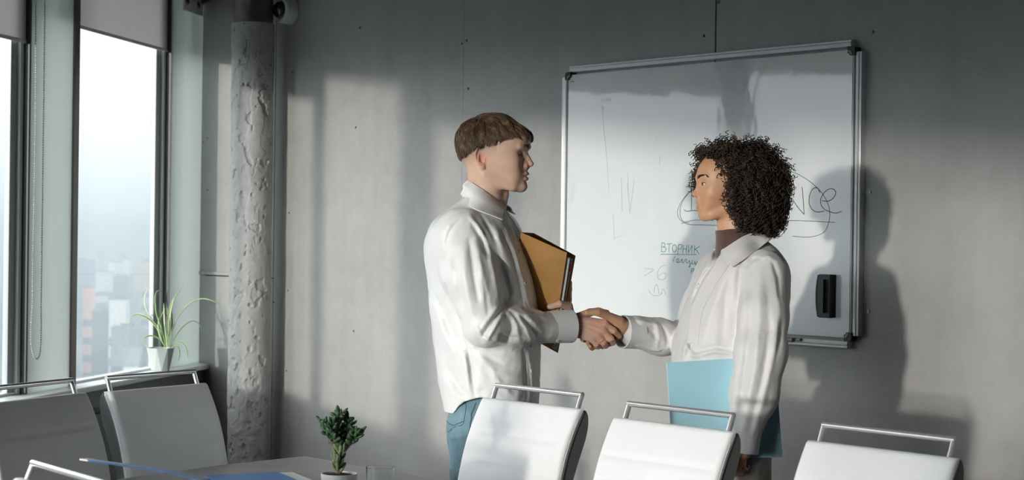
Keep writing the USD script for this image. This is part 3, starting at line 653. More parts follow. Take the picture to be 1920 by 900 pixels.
# spider plant in a faceted pot on the window sill
sp = win(.60, .030, SILL_Z)
t = thing('potted_spider_plant', 'spider plant with arching striped leaves in a faceted pot on the window sill', 'potted plant', sp)
ang = np.arange(8) / 8 * 2 * np.pi
def ring_(r, z, off=0): return np.stack([r * np.cos(ang + off), r * np.sin(ang + off), np.full(8, z)], 1)
v = np.vstack([ring_(.046, .0005, .39), ring_(.072, .120), ring_(.066, .120), ring_(.060, .100), [[0, 0, .0005], [0, 0, .100]]])
F = []
for i in range(8):
    j = (i + 1) % 8
    F += [[i, j, 8 + j], [i, 8 + j, 8 + i], [8 + i, 8 + j, 16 + j], [8 + i, 16 + j, 16 + i], [16 + i, 16 + j, 24 + j], [16 + i, 24 + j, 24 + i], [32, j, i]]
obj('pot', trimesh.Trimesh(v, np.array(F), process=False), plain('pot_grey', (.42, .46, .44), .5), t, smooth=False)
obj('soil', T(cyl(.061, .012, 8), (0, 0, .098)), M_SOIL, t, smooth=False)
def blade_mat(name, edge, mid):
    return mat(name, {'u': ('attribute', {'attribute': 'across'}), 'r': ('rgb_ramp', {'ramp': [(0, edge), (.30, edge), (.42, mid), (1, mid)]}), 'd': ('principled_bsdf', {'roughness': .42}), 't': ('translucent_bsdf', {}), 'x': ('mix_closure', {'fac': .35})},
               [('u.fac', 'r.fac'), ('r.color', 'd.base_color'), ('r.color', 't.color'), ('d.BSDF', 'x.closure1'), ('t.BSDF', 'x.closure2')], surface='x.closure')
M_BLADE = [blade_mat('blade_striped', (.62, .70, .45), (.10, .24, .06)), blade_mat('blade_pale', (.16, .30, .10), (.60, .68, .45))]
dsp = c_of(sp + [0, 0, .12])[1]
def blade(pts, w0, k=0):
    P = smooth_path(pts, 26); n = len(P)
    tg = np.gradient(P, axis=0); tg /= np.linalg.norm(tg, axis=1, keepdims=True)
    sd = np.cross(tg, FWD + .6 * RIGHT * math.sin(k * 2.1) + .3 * UP * math.cos(k * 1.7)); sd /= np.linalg.norm(sd, axis=1, keepdims=True)
    nn = np.cross(sd, tg); w = w0 * np.minimum(1, np.linspace(.55, 1.6, n)) * np.sqrt(np.clip(1 - (np.linspace(0, 1, n)) ** 3, .004, 1))
    V, att = [], []
    for a, lift in ((-1, .35), (-.5, .12), (0, 0), (.5, .12), (1, .35)):
        V.append(P + sd * (a * w / 2)[:, None] + nn * (lift * w * .5)[:, None]); att.append(np.full(n, 1 - abs(a)))
    V = np.vstack(V); att = np.concatenate(att)
    V = np.vstack([V, V - np.tile(nn, (5, 1)) * .0006]); att = np.r_[att, att]
    F = []
    for s in range(4):
        for i in range(n - 1):
            a, b = s * n + i, (s + 1) * n + i
            F += [[a, b, b + 1], [a, b + 1, a + 1], [a + 5 * n, b + 1 + 5 * n, b + 5 * n], [a + 5 * n, a + 1 + 5 * n, b + 1 + 5 * n]]
    return trimesh.Trimesh(V, np.array(F), process=False), att
paths = [([(310, 652), (300, 625), (285, 603), (268, 592), (252, 590), (245, 597)], 4.6, -.02), ([(310, 650), (292, 632), (275, 631), (268, 640), (279, 652)], 3.2, -.05), ([(311, 650), (303, 612), (294, 588), (292, 570)], 4.2, .0),
         ([(313, 650), (308, 600), (307, 568)], 4.4, .03), ([(315, 650), (316, 600), (322, 567), (341, 538), (344, 530)], 4.0, .01), ([(317, 650), (330, 600), (350, 574), (378, 560), (405, 567), (413, 571)], 3.6, .04),
         ([(318, 652), (338, 641), (349, 653), (352, 673)], 3.4, -.06), ([(306, 625), (280, 592), (271, 570), (275, 546), (285, 536)], 2.6, .05), ([(320, 648), (345, 611), (364, 602), (376, 612), (378, 622)], 2.2, .08),
         ([(314, 648), (318, 600), (325, 562), (327, 556)], 4.4, -.01), ([(312, 650), (298, 604), (290, 566), (296, 545), (306, 545)], 3.0, .06), ([(310, 648), (317, 615), (313, 576)], 4.0, -.04),
         ([(316, 650), (322, 615), (321, 575)], 4.0, .02), ([(309, 650), (300, 632), (296, 612), (298, 596)], 3.6, -.05), ([(319, 652), (333, 650), (337, 664), (333, 678)], 2.6, -.07), ([(314, 650), (303, 620), (300, 600), (310, 578)], 3.2, .05)]
for k, (pp, w, dd) in enumerate(paths):
    n = len(pp)
    P = [w_of(pix(x, y, dsp + dd * (i / (n - 1)) - .0 + (.012 if dd < 0 else -.004) * (i == 0))) - sp for i, (x, y) in enumerate(pp)]
    m, att = blade(P, w * dsp / FPX * 1.0, k)
    lf = obj('leaf', m, M_BLADE[k % 2 if k > 1 else 0], t, smooth=True)
    UsdGeom.PrimvarsAPI(lf).CreatePrimvar('across', Sdf.ValueTypeNames.FloatArray, 'vertex').Set(Vt.FloatArray.FromNumpy(att.astype(np.float32)))
# ------------------------------------------------------------------ the city beyond the glass, in haze
GZ = -80.0
M_GROUND = mottled('city_ground', (.06, .07, .07), (.18, .185, .18), .012, .9, 0, 1)
def lp(x, d, z): return np.array([*(CAM + R2 * x + F2 * d)[:2], z])
CITY4 = frame4(R2, F2, [0, 0, 1], [CAM[0], CAM[1], 0])
def cbox(x0, x1, d0, d1, z0, z1):
    m = trimesh.creation.box([x1 - x0, d1 - d0, z1 - z0]); m.apply_translation([(x0 + x1) / 2, (d0 + d1) / 2, (z0 + z1) / 2]); return m
g = cbox(-4200, 900, 45, 9000, GZ - 2, GZ); g.apply_transform(CITY4)
tag(obj('city_ground', g, M_GROUND, smooth=False), kind='structure')
rc = np.random.default_rng(11)
hx_ = np.linspace(-2600, 500, 90); ridge = 14 * np.array([meshkit.fbm(np.array([x / 420, 3.3, .5]), 4, 2) for x in hx_]) - 10
v = np.vstack([np.stack([hx_, np.full(90, 5200.), np.full(90, GZ)], 1), np.stack([hx_, np.full(90, 5600.), ridge], 1), np.stack([hx_, np.full(90, 6400.), ridge + 6 * np.sin(hx_ / 300)], 1), np.stack([hx_, np.full(90, 7200.), np.full(90, GZ)], 1)])
F = []
for r in range(3):
    for i in range(89):
        a = r * 90 + i; F += [[a, a + 1, a + 91], [a, a + 91, a + 90]]
m = trimesh.Trimesh(v, np.array(F), process=False); m.apply_transform(CITY4)
tag(obj('hills', m, plain('hill_green', (.06, .10, .09), .9), smooth=True), kind='structure')
M_B = [plain('facade_white', (.50, .50, .49), .6), plain('facade_grey', (.18, .20, .22), .6), plain('facade_pink', (.50, .26, .22), .6), plain('facade_blue', (.11, .15, .20), .35), plain('facade_sand', (.33, .28, .24), .6), plain('facade_dark', (.07, .10, .12), .4)]
M_ROOF = plain('city_roof', (.16, .17, .18), .8)
_placed = []
def building(px0, px1, top, d, mi, label, group=None, kind=0):
    w0, w1 = (px0 - 960) / FPX * d, (px1 - 960) / FPX * d
    z = EYE - (top - 435) / FPX * d; z = max(z, GZ + 8); w = w1 - w0; dp = w * rc.uniform(.6, 1.3); xm = (w0 + w1) / 2
    if any(abs(xm - a) < (w + b) * .62 and abs(d + dp / 2 - c) < (dp + e) * .62 for a, b, c, e in _placed): return
    _placed.append((xm, w, d + dp / 2, dp))
    org = lp(xm, d + dp / 2, GZ)
    t = thing('building', label, 'building', org, math.degrees(math.atan2(R2[1], R2[0])), group)
    h = z - GZ
    if kind == 0: body = cbox(-w / 2, w / 2, -dp / 2, dp / 2, 0, h * .97)
    elif kind == 1: body = cat_(cbox(-w / 2, w / 2, -dp / 2, dp / 2, 0, h * .72), cbox(-w * .34, w * .34, -dp * .34, dp * .34, h * .72, h * .97))
    else: body = to_tm(m3.Manifold.cylinder(h * .97, w / 2, w / 2, 12))
    obj('wall', body, M_B[mi], t, smooth=False)
    k = .34 if kind else .5
    obj('roof', cat_(cbox(-w * k * .9, w * k * .9, -dp * k * .9, dp * k * .9, h * .968, h * .98), cbox(-w * .2, w * .15, -dp * .2, dp * .2, h * .978, h)), M_ROOF, t, smooth=False)
    nf = max(3, int(h / 12))
    bands = cat_(*[cbox(-w * .46, w * .46, -dp / 2 - .15, -dp / 2 + .1, h * (i + .35) / nf * .7, h * (i + .75) / nf * .7) for i in range(nf)])
    if kind == 0: tag(obj('window_band', bands, M_B[5], t, smooth=False), kind='stuff')
building(157, 177, 535, 900, 2, 'pinkish tower in the hazy city, in the right-hand pane', kind=0)
building(206, 238, 556, 760, 0, 'low bright white block in the hazy city, right of the pinkish tower')
building(226, 247, 484, 1500, 0, 'tall pale tower in the hazy city, middle of the right-hand pane', kind=1)
building(252, 272, 480, 1500, 4, 'tall sand-pale tower in the hazy city, right half of the right-hand pane', kind=1)
building(174, 208, 577, 780, 5, 'dark flat-roofed block in the hazy city between the pinkish tower and the white block')
building(183, 193, 470, 1800, 1, 'slim grey tower in the hazy city above the dark flat-roofed block')
building(143, 160, 505, 1300, 4, 'sand-coloured block in the hazy city at the left edge of the right-hand pane')
building(2, 16, 498, 1100, 1, 'grey tower in the hazy city, in the left-hand pane', kind=1)
building(18, 30, 508, 1200, 0, 'white tower in the hazy city, in the left-hand pane')
G = 'hazy buildings of the distant city'
for k in range(40):
    px = rc.uniform(-60, 330); d = rc.uniform(800, 2600); w = rc.uniform(10, 26) if d < 1500 else rc.uniform(6, 16)
    top = 436 + rc.uniform(18, 120) * (1300 / d) ** .7 + 20
    building(px - w, px + w, top, d, int(rc.choice([0, 0, 1, 1, 3, 4, 5])), 'pale building blurred in the haze of the distant city', G, int(rc.choice([0, 0, 1, 2])))
for k in range(34):
    px = rc.uniform(-60, 330); d = rc.uniform(640, 950); w = rc.uniform(12, 34); top = rc.uniform(600, 740)
    building(px - w, px + w, top, d, int(rc.choice([0, 1, 1, 3, 4, 0])), 'pale building blurred in the haze of the distant city', G, 0)
M_HAZE = mat('city_haze', {'v': ('principled_volume', {'color': (.315, .36, .375), 'density': .00115, 'anisotropy': .2})}, [], surface=None, volume='v.volume')
m = cbox(-3600, 700, 60, 7600, GZ - .5, 14); m.apply_transform(CITY4)
tag(obj('haze', m, M_HAZE, smooth=False), 'pale blue haze lying over the distant city', 'haze', kind='stuff')
# ------------------------------------------------------------------ modelling by implicit surfaces, in lens coordinates (right, depth, up), metres
def surface(fn, lo, hi, h, newton=2, coarse=4, pad=2.2):
    """a watertight triangle mesh of fn = 0 by surface nets; fn takes (n, 3) points, negative inside"""
    lo, hi = np.asarray(lo, float), np.asarray(hi, float)
    n = (np.ceil((hi - lo) / (h * coarse)).astype(int) + 1) * coarse + 1
    ax = [lo[k] + h * np.arange(n[k]) for k in range(3)]
    cx_ = [a[::coarse] for a in ax]
    Gc = np.stack(np.meshgrid(*cx_, indexing='ij'), -1)
    vc = fn(Gc.reshape(-1, 3)).reshape(Gc.shape[:3])
    val = np.full(n, 1.0, np.float32)
    near = np.abs(vc) < h * coarse * pad
    # a coarse block is refined when any of its corners is near the surface or its corners disagree
    nb = [s - 1 for s in vc.shape]
    blk = np.zeros(nb, bool); mn = np.full(nb, 9.); mx = np.full(nb, -9.)
    for a in (0, 1):
        for b in (0, 1):
            for c in (0, 1):
                sl = (slice(a, a + nb[0]), slice(b, b + nb[1]), slice(c, c + nb[2]))
                blk |= near[sl]; mn = np.minimum(mn, vc[sl]); mx = np.maximum(mx, vc[sl])
    blk |= (mn < 0) & (mx > 0)
    fill = np.repeat(np.repeat(np.repeat(np.where(mn < 0, -1., 1.), coarse, 0), coarse, 1), coarse, 2)
    val[:-1, :-1, :-1] = fill
    msk = np.zeros(n, bool)
    e = np.repeat(np.repeat(np.repeat(blk, coarse, 0), coarse, 1), coarse, 2)
    for a in (0, 1):
        for b in (0, 1):
            for c in (0, 1):
                msk[a:a + e.shape[0], b:b + e.shape[1], c:c + e.shape[2]] |= e
    I = np.argwhere(msk)
    P = lo + I * h
    out = np.empty(len(P), np.float32)
    for s in range(0, len(P), 400000):
        out[s:s + 400000] = fn(P[s:s + 400000])
    val[msk] = out
    val[0] = val[-1] = 1; val[:, 0] = val[:, -1] = 1; val[:, :, 0] = val[:, :, -1] = 1
    neg = val < 0
    cells = np.zeros([k - 1 for k in n], np.int8)
    for a in (0, 1):
        for b in (0, 1):
            for c in (0, 1):
                cells += neg[a:n[0] - 1 + a, b:n[1] - 1 + b, c:n[2] - 1 + c]
    act = (cells > 0) & (cells < 8)
    C = np.argwhere(act); idx = np.full(act.shape, -1, np.int64); idx[act] = np.arange(len(C))
    acc = np.zeros((len(C), 3)); cnt = np.zeros(len(C))
    corners = [(a, b, c) for a in (0, 1) for b in (0, 1) for c in (0, 1)]
    for p in corners:
        for k in range(3):
            if p[k] == 0:
                q = list(p); q[k] = 1
                va = val[C[:, 0] + p[0], C[:, 1] + p[1], C[:, 2] + p[2]]; vb = val[C[:, 0] + q[0], C[:, 1] + q[1], C[:, 2] + q[2]]
                m = (va < 0) != (vb < 0); t = np.where(m, va / np.where(m, va - vb, 1), 0)
                pt = np.tile(np.array(p, float), (len(C), 1)); pt[:, k] += t
                acc[m] += pt[m]; cnt[m] += 1
    V = lo + (C + acc / cnt[:, None]) * h
    Q = []
    for k in range(3):
        u, w = (k + 1) % 3, (k + 2) % 3
        a = [slice(None)] * 3; b = [slice(None)] * 3; a[k] = slice(0, n[k] - 1); b[k] = slice(1, n[k])
        A, B = neg[tuple(a)], neg[tuple(b)]
        for flip, mm in ((False, A & ~B), (True, ~A & B)):
            E = np.argwhere(mm)
            E = E[(E[:, u] > 0) & (E[:, w] > 0) & (E[:, u] < n[u] - 1) & (E[:, w] < n[w] - 1)]
            def cell(du, dw):
                x = E.copy(); x[:, u] -= du; x[:, w] -= dw; return idx[x[:, 0], x[:, 1], x[:, 2]]
            q = np.stack([cell(1, 1), cell(0, 1), cell(0, 0), cell(1, 0)], 1)
            Q.append(q[:, ::-1] if flip else q)
    Q = np.vstack(Q)
    for _ in range(newton):
        f0 = fn(V); e = h * .35
        g = np.stack([fn(V + np.eye(3)[k] * e) - f0 for k in range(3)], 1) / e
        g2 = np.maximum((g ** 2).sum(1), .05)
        step = -(f0 / g2)[:, None] * g
        ln = np.linalg.norm(step, axis=1, keepdims=True)
        V = V + step * np.minimum(1, h * .6 / np.maximum(ln, 1e-9)) * .8
    d1 = np.linalg.norm(V[Q[:, 0]] - V[Q[:, 2]], axis=1); d2 = np.linalg.norm(V[Q[:, 1]] - V[Q[:, 3]], axis=1)
    F = np.where((d1 <= d2)[:, None, None], Q[:, [[0, 1, 2], [0, 2, 3]]], Q[:, [[0, 1, 3], [1, 2, 3]]]).reshape(-1, 3)
    return V, F

def smin(a, b, k):
    h = np.clip(.5 + .5 * (b - a) / k, 0, 1); return b + (a - b) * h - k * h * (1 - h)
def smax(a, b, k): return -smin(-a, -b, k)
def sphere_(p, c, r): return np.linalg.norm(p - c, axis=1) - r
def ellip(p, c, r, R=None):
    q = p - c
    if R is not None: q = q @ np.asarray(R).T
    r = np.asarray(r, float); k0 = np.linalg.norm(q / r, axis=1); k1 = np.linalg.norm(q / r ** 2, axis=1)
    return k0 * (k0 - 1) / np.maximum(k1, 1e-6)
def cone_(p, a, b, ra, rb):
    """a round cone between two spheres (radius interpolated along the axis)"""
    a, b = np.asarray(a, float), np.asarray(b, float); ab = b - a
    t = np.clip((p - a) @ ab / (ab @ ab), 0, 1)
    return np.linalg.norm(p - a - t[:, None] * ab, axis=1) - (ra + (rb - ra) * t)
def chain_(p, pts, rad, k=.012):
    d = None
    for i in range(len(pts) - 1):
        e = cone_(p, pts[i], pts[i + 1], rad[i], rad[i + 1]); d = e if d is None else smin(d, e, k)
    return d
def rbox_(p, c, half, r, R=None):
    q = p - c
    if R is not None: q = q @ np.asarray(R).T
    q = np.abs(q) - (np.asarray(half) - r)
    return np.linalg.norm(np.maximum(q, 0), axis=1) + np.minimum(q.max(1), 0) - r
def poly_d(p2, pts):
    """distance of 2-d points to a polyline, and the parameter along it"""
    pts = np.asarray(pts, float); best = np.full(len(p2), 1e9); tt = np.zeros(len(p2))
    for i in range(len(pts) - 1):
        a, ab = pts[i], pts[i + 1] - pts[i]
        t = np.clip((p2 - a) @ ab / max(ab @ ab, 1e-12), 0, 1); d = np.linalg.norm(p2 - a - t[:, None] * ab, axis=1)
        m = d < best; best[m] = d[m]; tt[m] = (i + t[m]) / (len(pts) - 1)
    return best, tt
def pix_of(p):                                   # lens coordinates -> pixel
    return np.stack([960 + FPX * p[:, 0] / p[:, 1], 450 - FPX * p[:, 2] / p[:, 1]], 1)
def folds(p, items):
    """height of cloth folds: (pixel polyline, width in px, height in m), ridges positive and valleys negative, fading at both ends"""
    q = pix_of(p); out = np.zeros(len(p))
    for pts, w, a in items:
        P = np.asarray(pts, float)
        box_ = (q > P.min(0) - 3 * w).all(1) & (q < P.max(0) + 3 * w).all(1)
        if not box_.any(): continue
        d, t = poly_d(q[box_], P)
        out[box_] += a * np.exp(-(d / w) ** 2) * np.sin(np.pi * np.clip(t * .94 + .03, 0, 1)) ** .6
    return out
def add_float(prim, name, a):
    UsdGeom.PrimvarsAPI(prim).CreatePrimvar(name, Sdf.ValueTypeNames.FloatArray, 'vertex').Set(Vt.FloatArray.FromNumpy(np.asarray(a, np.float32)))
def lens_obj(name, V, F, material, parent, org, smooth=True, **kw):
    """a mesh given in lens coordinates, put in the world relative to its thing's base"""
    return obj(name, trimesh.Trimesh(w_of(V) - org, F, process=False), material, parent, smooth=smooth, **kw)
def strands(name, curves, widths, material, parent, org, **kw):
    """hair: curves is a list of (n, 3) arrays in lens coordinates"""
    c = UsdGeom.BasisCurves.Define(stage, numbered(base(parent) + '/' + name))
    c.CreateTypeAttr('linear'); c.CreateWrapAttr('nonperiodic')
    c.CreateCurveVertexCountsAttr(Vt.IntArray([len(x) for x in curves]))
    c.CreatePointsAttr(Vt.Vec3fArray.FromNumpy((w_of(np.vstack(curves)) - org).astype(np.float32)))
    c.CreateWidthsAttr(Vt.FloatArray.FromNumpy(np.concatenate(widths).astype(np.float32))); c.SetWidthsInterpolation('vertex')
    UsdShade.MaterialBindingAPI.Apply(c.GetPrim()).Bind(material)
    return tag(c.GetPrim(), **kw)
def yaw_frame(fwd2, pitch=0.0, roll=0.0):
    """rows: forward, left, up of a head or body, in lens coordinates; fwd2 = (right, depth)"""
    f = np.array([fwd2[0], fwd2[1], 0.0]); f /= np.linalg.norm(f); l = np.cross([0, 0, 1.0], f)
    f2 = f * math.cos(pitch) + np.array([0, 0, 1.0]) * math.sin(pitch); u = np.cross(f2, l)
    l2 = l * math.cos(roll) + u * math.sin(roll); u2 = np.cross(f2, l2)
    return np.stack([f2, l2, u2])

def head_sdf(H):
    """a head as an implicit surface in its own frame q = (forward, left, up).  H holds the measured midline and widths."""
    from scipy.interpolate import PchipInterpolator as PI
    zf, uf = np.array(H['front']).T; zb, ub = np.array(H['back']).T; zw, ww = np.array(H['width']).T; zn, nn = np.array(H['power']).T
    o = np.argsort(zf); Ff = PI(zf[o], uf[o]); o = np.argsort(zb); Fb = PI(zb[o], ub[o]); o = np.argsort(zw); Fw = PI(zw[o], ww[o]); o = np.argsort(zn); Fn = PI(zn[o], nn[o])
    zlo, zhi = H['range']
    def f(q):
        z = np.clip(q[:, 2], zlo, zhi); A = Ff(z); B = -Fb(z); Wd = Fw(z); n = Fn(z)
        u, v = q[:, 0] - H['axis'], q[:, 1]
        Au = np.where(u > 0, A - H['axis'], B + H['axis']); nn_ = np.where(u > 0, n, 2.1)
        val = ((np.abs(u) / Au) ** nn_ + (np.abs(v) / Wd) ** nn_) ** (1 / nn_)
        r = np.sqrt(u * u + v * v) + 1e-6
        d = r * (1 - 1 / np.maximum(val, .2))
        d = smax(d, q[:, 2] - zhi, .03)
        a, b = np.array(H['jaw'][0]), np.array(H['jaw'][1])           # underside of the jaw: a line in the (u, z) plane
        t = b - a; nrm = np.array([-t[1], t[0]]) / np.linalg.norm(t); nrm = nrm if nrm[1] < 0 else -nrm
        d = smax(d, (q[:, [0, 2]] - a) @ nrm, .014)
        d = smin(d, ellip(q, H['skull'][0], H['skull'][1]), .018)
        s = np.stack([q[:, 0], np.abs(q[:, 1]), q[:, 2]], 1)          # features are mirrored
        E = np.array(H['eye'])
        d = smax(d, -ellip(s, E + [.0185, .0035, .001], (.0125, .0165, .0105)), .012)
        for c, r_, k in H['bumps']:
            d = smin(d, ellip(s, np.array(c), np.array(r_)), k)
        for a_, b_, ra, rb, k in H['bones']:
            d = smin(d, cone_(s, a_, b_, ra, rb), k)
        # lids: a shell round the eyeball, opened along an almond
        er = H['eye_r']
        ball = sphere_(s, E, er + .0016)
        w = s - E; az = np.arctan2(w[:, 1] + .004, w[:, 0]) ; elv = np.arctan2(w[:, 2], np.hypot(w[:, 0], w[:, 1]))
        op_u = H['lid'][0] * np.sqrt(np.clip(1 - ((az - .36) / 1.10) ** 2, 0, 1)); op_l = -H['lid'][1] * np.sqrt(np.clip(1 - ((az - .36) / 1.10) ** 2, 0, 1))
        slit = np.maximum(elv - op_u, op_l - elv) * er
        lid = smax(ball, -np.where(w[:, 0] > 0, slit, .02) - .0002, .0012)
        lid = np.maximum(lid, -(sphere_(s, E, er - .001)))
        d = smin(d, lid, .004)
        # nose
        N = H['nose']
        nose = cone_(q, N['root'], N['mid'], N['r'][0], N['r'][1]); nose = smin(nose, cone_(q, N['mid'], N['tip'], N['r'][1], N['r'][2]), .006)
        nose = smin(nose, cone_(s, N['wing'], np.array(N['wing']) + [-.006, .001, .001], N['r'][3], N['r'][3] * .9), .006)
        nose = smin(nose, cone_(q, N['tip'], N['base'], N['r'][2] * .75, .004), .006)
        for a_, b_, ra, rb in N['body']: nose = smin(nose, cone_(q, a_, b_, ra, rb), .010)
        d = smin(d, nose, .0085)
        d = smax(d, -ellip(s, N['nostril'], (.0048, .0030, .0042)), .002)
        # lips
        Lp = H['lips']
        up = smin(cone_(s, Lp['u0'], Lp['u1'], Lp['r'][0], Lp['r'][0] * .9), cone_(s, Lp['u1'], Lp['c'], Lp['r'][0] * .9, .0016), .003)
        lo = smin(cone_(s, Lp['l0'], Lp['l1'], Lp['r'][1], Lp['r'][1] * .9), cone_(s, Lp['l1'], Lp['c'], Lp['r'][1] * .9, .0014), .003)
        d = smin(d, up, .0035); d = smin(d, lo, .0035)
        mouth = smin(cone_(s, Lp['m0'], Lp['m1'], .0010, .0012), cone_(s, Lp['m1'], np.array(Lp['c']) + [.0015, .001, Lp.get('cz', 0)], .0012, .0014), .002)
        d = smax(d, -mouth, .0022)
        # ears
        if 'ear' in H:
            Ea = H['ear']; R = Ea['R']; w = (s - np.array(Ea['at'])) @ R.T          # rows: back, up, out
            e = w / Ea['scale']
            disc = rbox_(e, np.array([.001, .003, 0]), (.0135, .024, .0030), .0028)
            disc = smax(disc, ellip(e, np.array([.002, .004, 0]), (.0165, .029, .02)), .004)
            P = [(-.008, .018, .003), (-.002, .030, .003), (.010, .030, .0035), (.0175, .017, .004), (.0165, .002, .0035), (.009, -.015, .002), (.001, -.025, .001)]
            helix = chain_(e, [np.array(x) for x in P], [.0028, .0032, .0034, .0034, .0031, .0026, .0042], .003)
            anti = chain_(e, [np.array(x) for x in ((.000, .018, .001), (.009, .010, .0025), (.009, -.004, .003), (.001, -.013, .002))], [.0024, .0028, .003, .003], .003)
            tra = sphere_(e, np.array([-.0085, -.004, .0025]), .0042)
            lobe = ellip(e, np.array([-.002, -.025, .0005]), (.0075, .0085, .0042))
            ear = smin(smin(smin(disc, helix, .0025), anti, .003), smin(tra, lobe, .003), .003)
            ear = smax(ear, -ellip(e, np.array([-.0005, -.002, .0055]), (.0078, .0112, .0068)), .0022)
            d = smin(d, ear * Ea['scale'], .003)
        return d
    return f
# ------------------------------------------------------------------ people: shared materials and helpers
def skin_mat(name, col, lip, blush, dark):
    return mat(name, {
        'l': ('attribute', {'attribute': 'lip'}), 'b': ('attribute', {'attribute': 'blush'}), 's': ('attribute', {'attribute': 'stubble'}),
        'g': ('geometry', {}), 'n': ('noise_texture', {'scale': 55, 'detail': 4}), 'nr': ('map_range', {'from_min': .3, 'from_max': .7, 'to_min': .0, 'to_max': .35}),
        'm0': ('mix_color', {'a': col, 'b': tuple(c * k for c, k in zip(col, (.90, .78, .74)))}), 'm1': ('mix_color', {'b': blush}), 'm2': ('mix_color', {'b': dark}), 'm3': ('mix_color', {'b': lip}),
        'n2': ('noise_texture', {'scale': 420, 'detail': 3}), 'bu': ('bump', {'strength': .12, 'distance': .0008}),
        'p': ('principled_bsdf', {'roughness': .46, 'subsurface_weight': .12, 'subsurface_radius': (1.0, .35, .2), 'subsurface_scale': .006, 'specular_ior_level': .45})},
        [('g.position', 'n.vector'), ('n.fac', 'nr.value'), ('nr.result', 'm0.fac'), ('m0.result', 'm1.a'), ('b.fac', 'm1.fac'), ('m1.result', 'm2.a'), ('s.fac', 'm2.fac'), ('m2.result', 'm3.a'), ('l.fac', 'm3.fac'),
         ('m3.result', 'p.base_color'), ('g.position', 'n2.vector'), ('n2.fac', 'bu.height'), ('bu.normal', 'p.normal')])
M_SKIN_M = skin_mat('skin_fair', (.59, .395, .295), (.36, .13, .11), (.62, .27, .20), (.24, .16, .12))
M_SKIN_W = skin_mat('skin_tan', (.56, .315, .185), (.42, .15, .11), (.55, .23, .14), (.10, .06, .04))
def eye_mat(name, iris):
    return mat(name, {'a': ('attribute', {'attribute': 'ring'}), 'r': ('rgb_ramp', {'ramp': [(0, (.005, .005, .005)), (.19, (.005, .005, .005)), (.22, iris), (.44, tuple(c * .5 for c in iris)), (.48, (.60, .57, .54)), (1, (.66, .58, .54))]}), 'p': ('principled_bsdf', {'roughness': .08, 'coat_weight': .6})},
               [('a.fac', 'r.fac'), ('r.color', 'p.base_color')])
def eyeball(parent, org, c, r, gaze, material):
    m = trimesh.creation.icosphere(4, r); n = m.vertices / r; g = gaze / np.linalg.norm(gaze)
    an = np.arccos(np.clip(n @ g, -1, 1)) / 1.05
    v = m.vertices + n * (.0012 * np.exp(-(an / .36) ** 2))[:, None]
    e = lens_obj('eyeball', v + c, m.faces, material, parent, org)
    add_float(e, 'ring', np.clip(an, 0, 1))
def join(parts):
    """boolean union of closed meshes into one continuous surface"""
    ms = []
    for V, F in parts:
        x = m3.Manifold(m3.Mesh(vert_properties=np.asarray(V, np.float32), tri_verts=np.asarray(F, np.uint32)))
        ms.append(x)
    u = m3.Manifold.batch_boolean(ms, m3.OpType.Add)
    if u.num_tri() < 100 or any(x.num_tri() == 0 for x in ms):
        print('union failed', [x.status() for x in ms]); n = 0; VV, FF = [], []
        for V, F in parts: VV.append(V); FF.append(F + n); n += len(V)
        return np.vstack(VV), np.vstack(FF)
    q = u.to_mesh(); return np.array(q.vert_properties[:, :3], float), np.array(q.tri_verts, np.int64)
def cloth_mat(name, col, rough=.75, weave=900, sheen=.2, bump=.05, trans=0.0):
    return mat(name, {'g': ('geometry', {}), 'n': ('noise_texture', {'scale': 14, 'detail': 3}), 'r': ('rgb_ramp', {'ramp': [(.3, tuple(c * .96 for c in col)), (.7, col)]}),
                      'n2': ('noise_texture', {'scale': weave, 'detail': 2}), 'b': ('bump', {'strength': bump, 'distance': .001}), 'p': ('principled_bsdf', {'roughness': rough, 'sheen_weight': sheen, 'sheen_roughness': .4})},
               [('g.position', 'n.vector'), ('n.fac', 'r.fac'), ('r.color', 'p.base_color'), ('g.position', 'n2.vector'), ('n2.fac', 'b.height'), ('b.normal', 'p.normal')])
def slices(table, D, half, yaw, dd0=0.0, power=2.3):
    """a torso from measured left and right edges (py, px_left, px_right) and lateral half widths (py, metres); yaw turns its front from the picture plane"""
    from scipy.interpolate import PchipInterpolator as PI
    tb = np.array(table, float); hb = np.array(half, float)
    z = (450 - tb[:, 0]) / FPX * D; xl, xr = (tb[:, 1] - 960) / FPX * D, (tb[:, 2] - 960) / FPX * D
    o = np.argsort(z); XL, XR = PI(z[o], xl[o]), PI(z[o], xr[o])
    zh = (450 - hb[:, 0]) / FPX * D; o = np.argsort(zh); B = PI(zh[o], hb[o, 1])
    z0, z1, h0, h1 = z.min(), z.max(), zh.min(), zh.max(); cy, sy = math.cos(yaw), math.sin(yaw)
    def f(p):
        zc = np.clip(p[:, 2], z0, z1); b = B(np.clip(zc, h0, h1)); l, r = XL(zc), XR(zc)
        cx = (l + r) / 2; ext = (r - l) / 2
        a = np.sqrt(np.maximum(ext ** 2 - (b * sy) ** 2, (.35 * ext) ** 2)) / cy
        dx, dy = p[:, 0] - cx, p[:, 1] - (D + dd0)
        u, v = dx * cy - dy * sy, dx * sy + dy * cy
        val = ((np.abs(u) / a) ** power + (np.abs(v) / b) ** power) ** (1 / power); r_ = np.sqrt(u * u + v * v) + 1e-6
        d = r_ * (1 - 1 / np.maximum(val, .15))
        d = np.where(val < .15, -np.minimum(a, b) * .85, d)
        return np.maximum(d, np.maximum(p[:, 2] - z1, z0 - p[:, 2]))
    return f
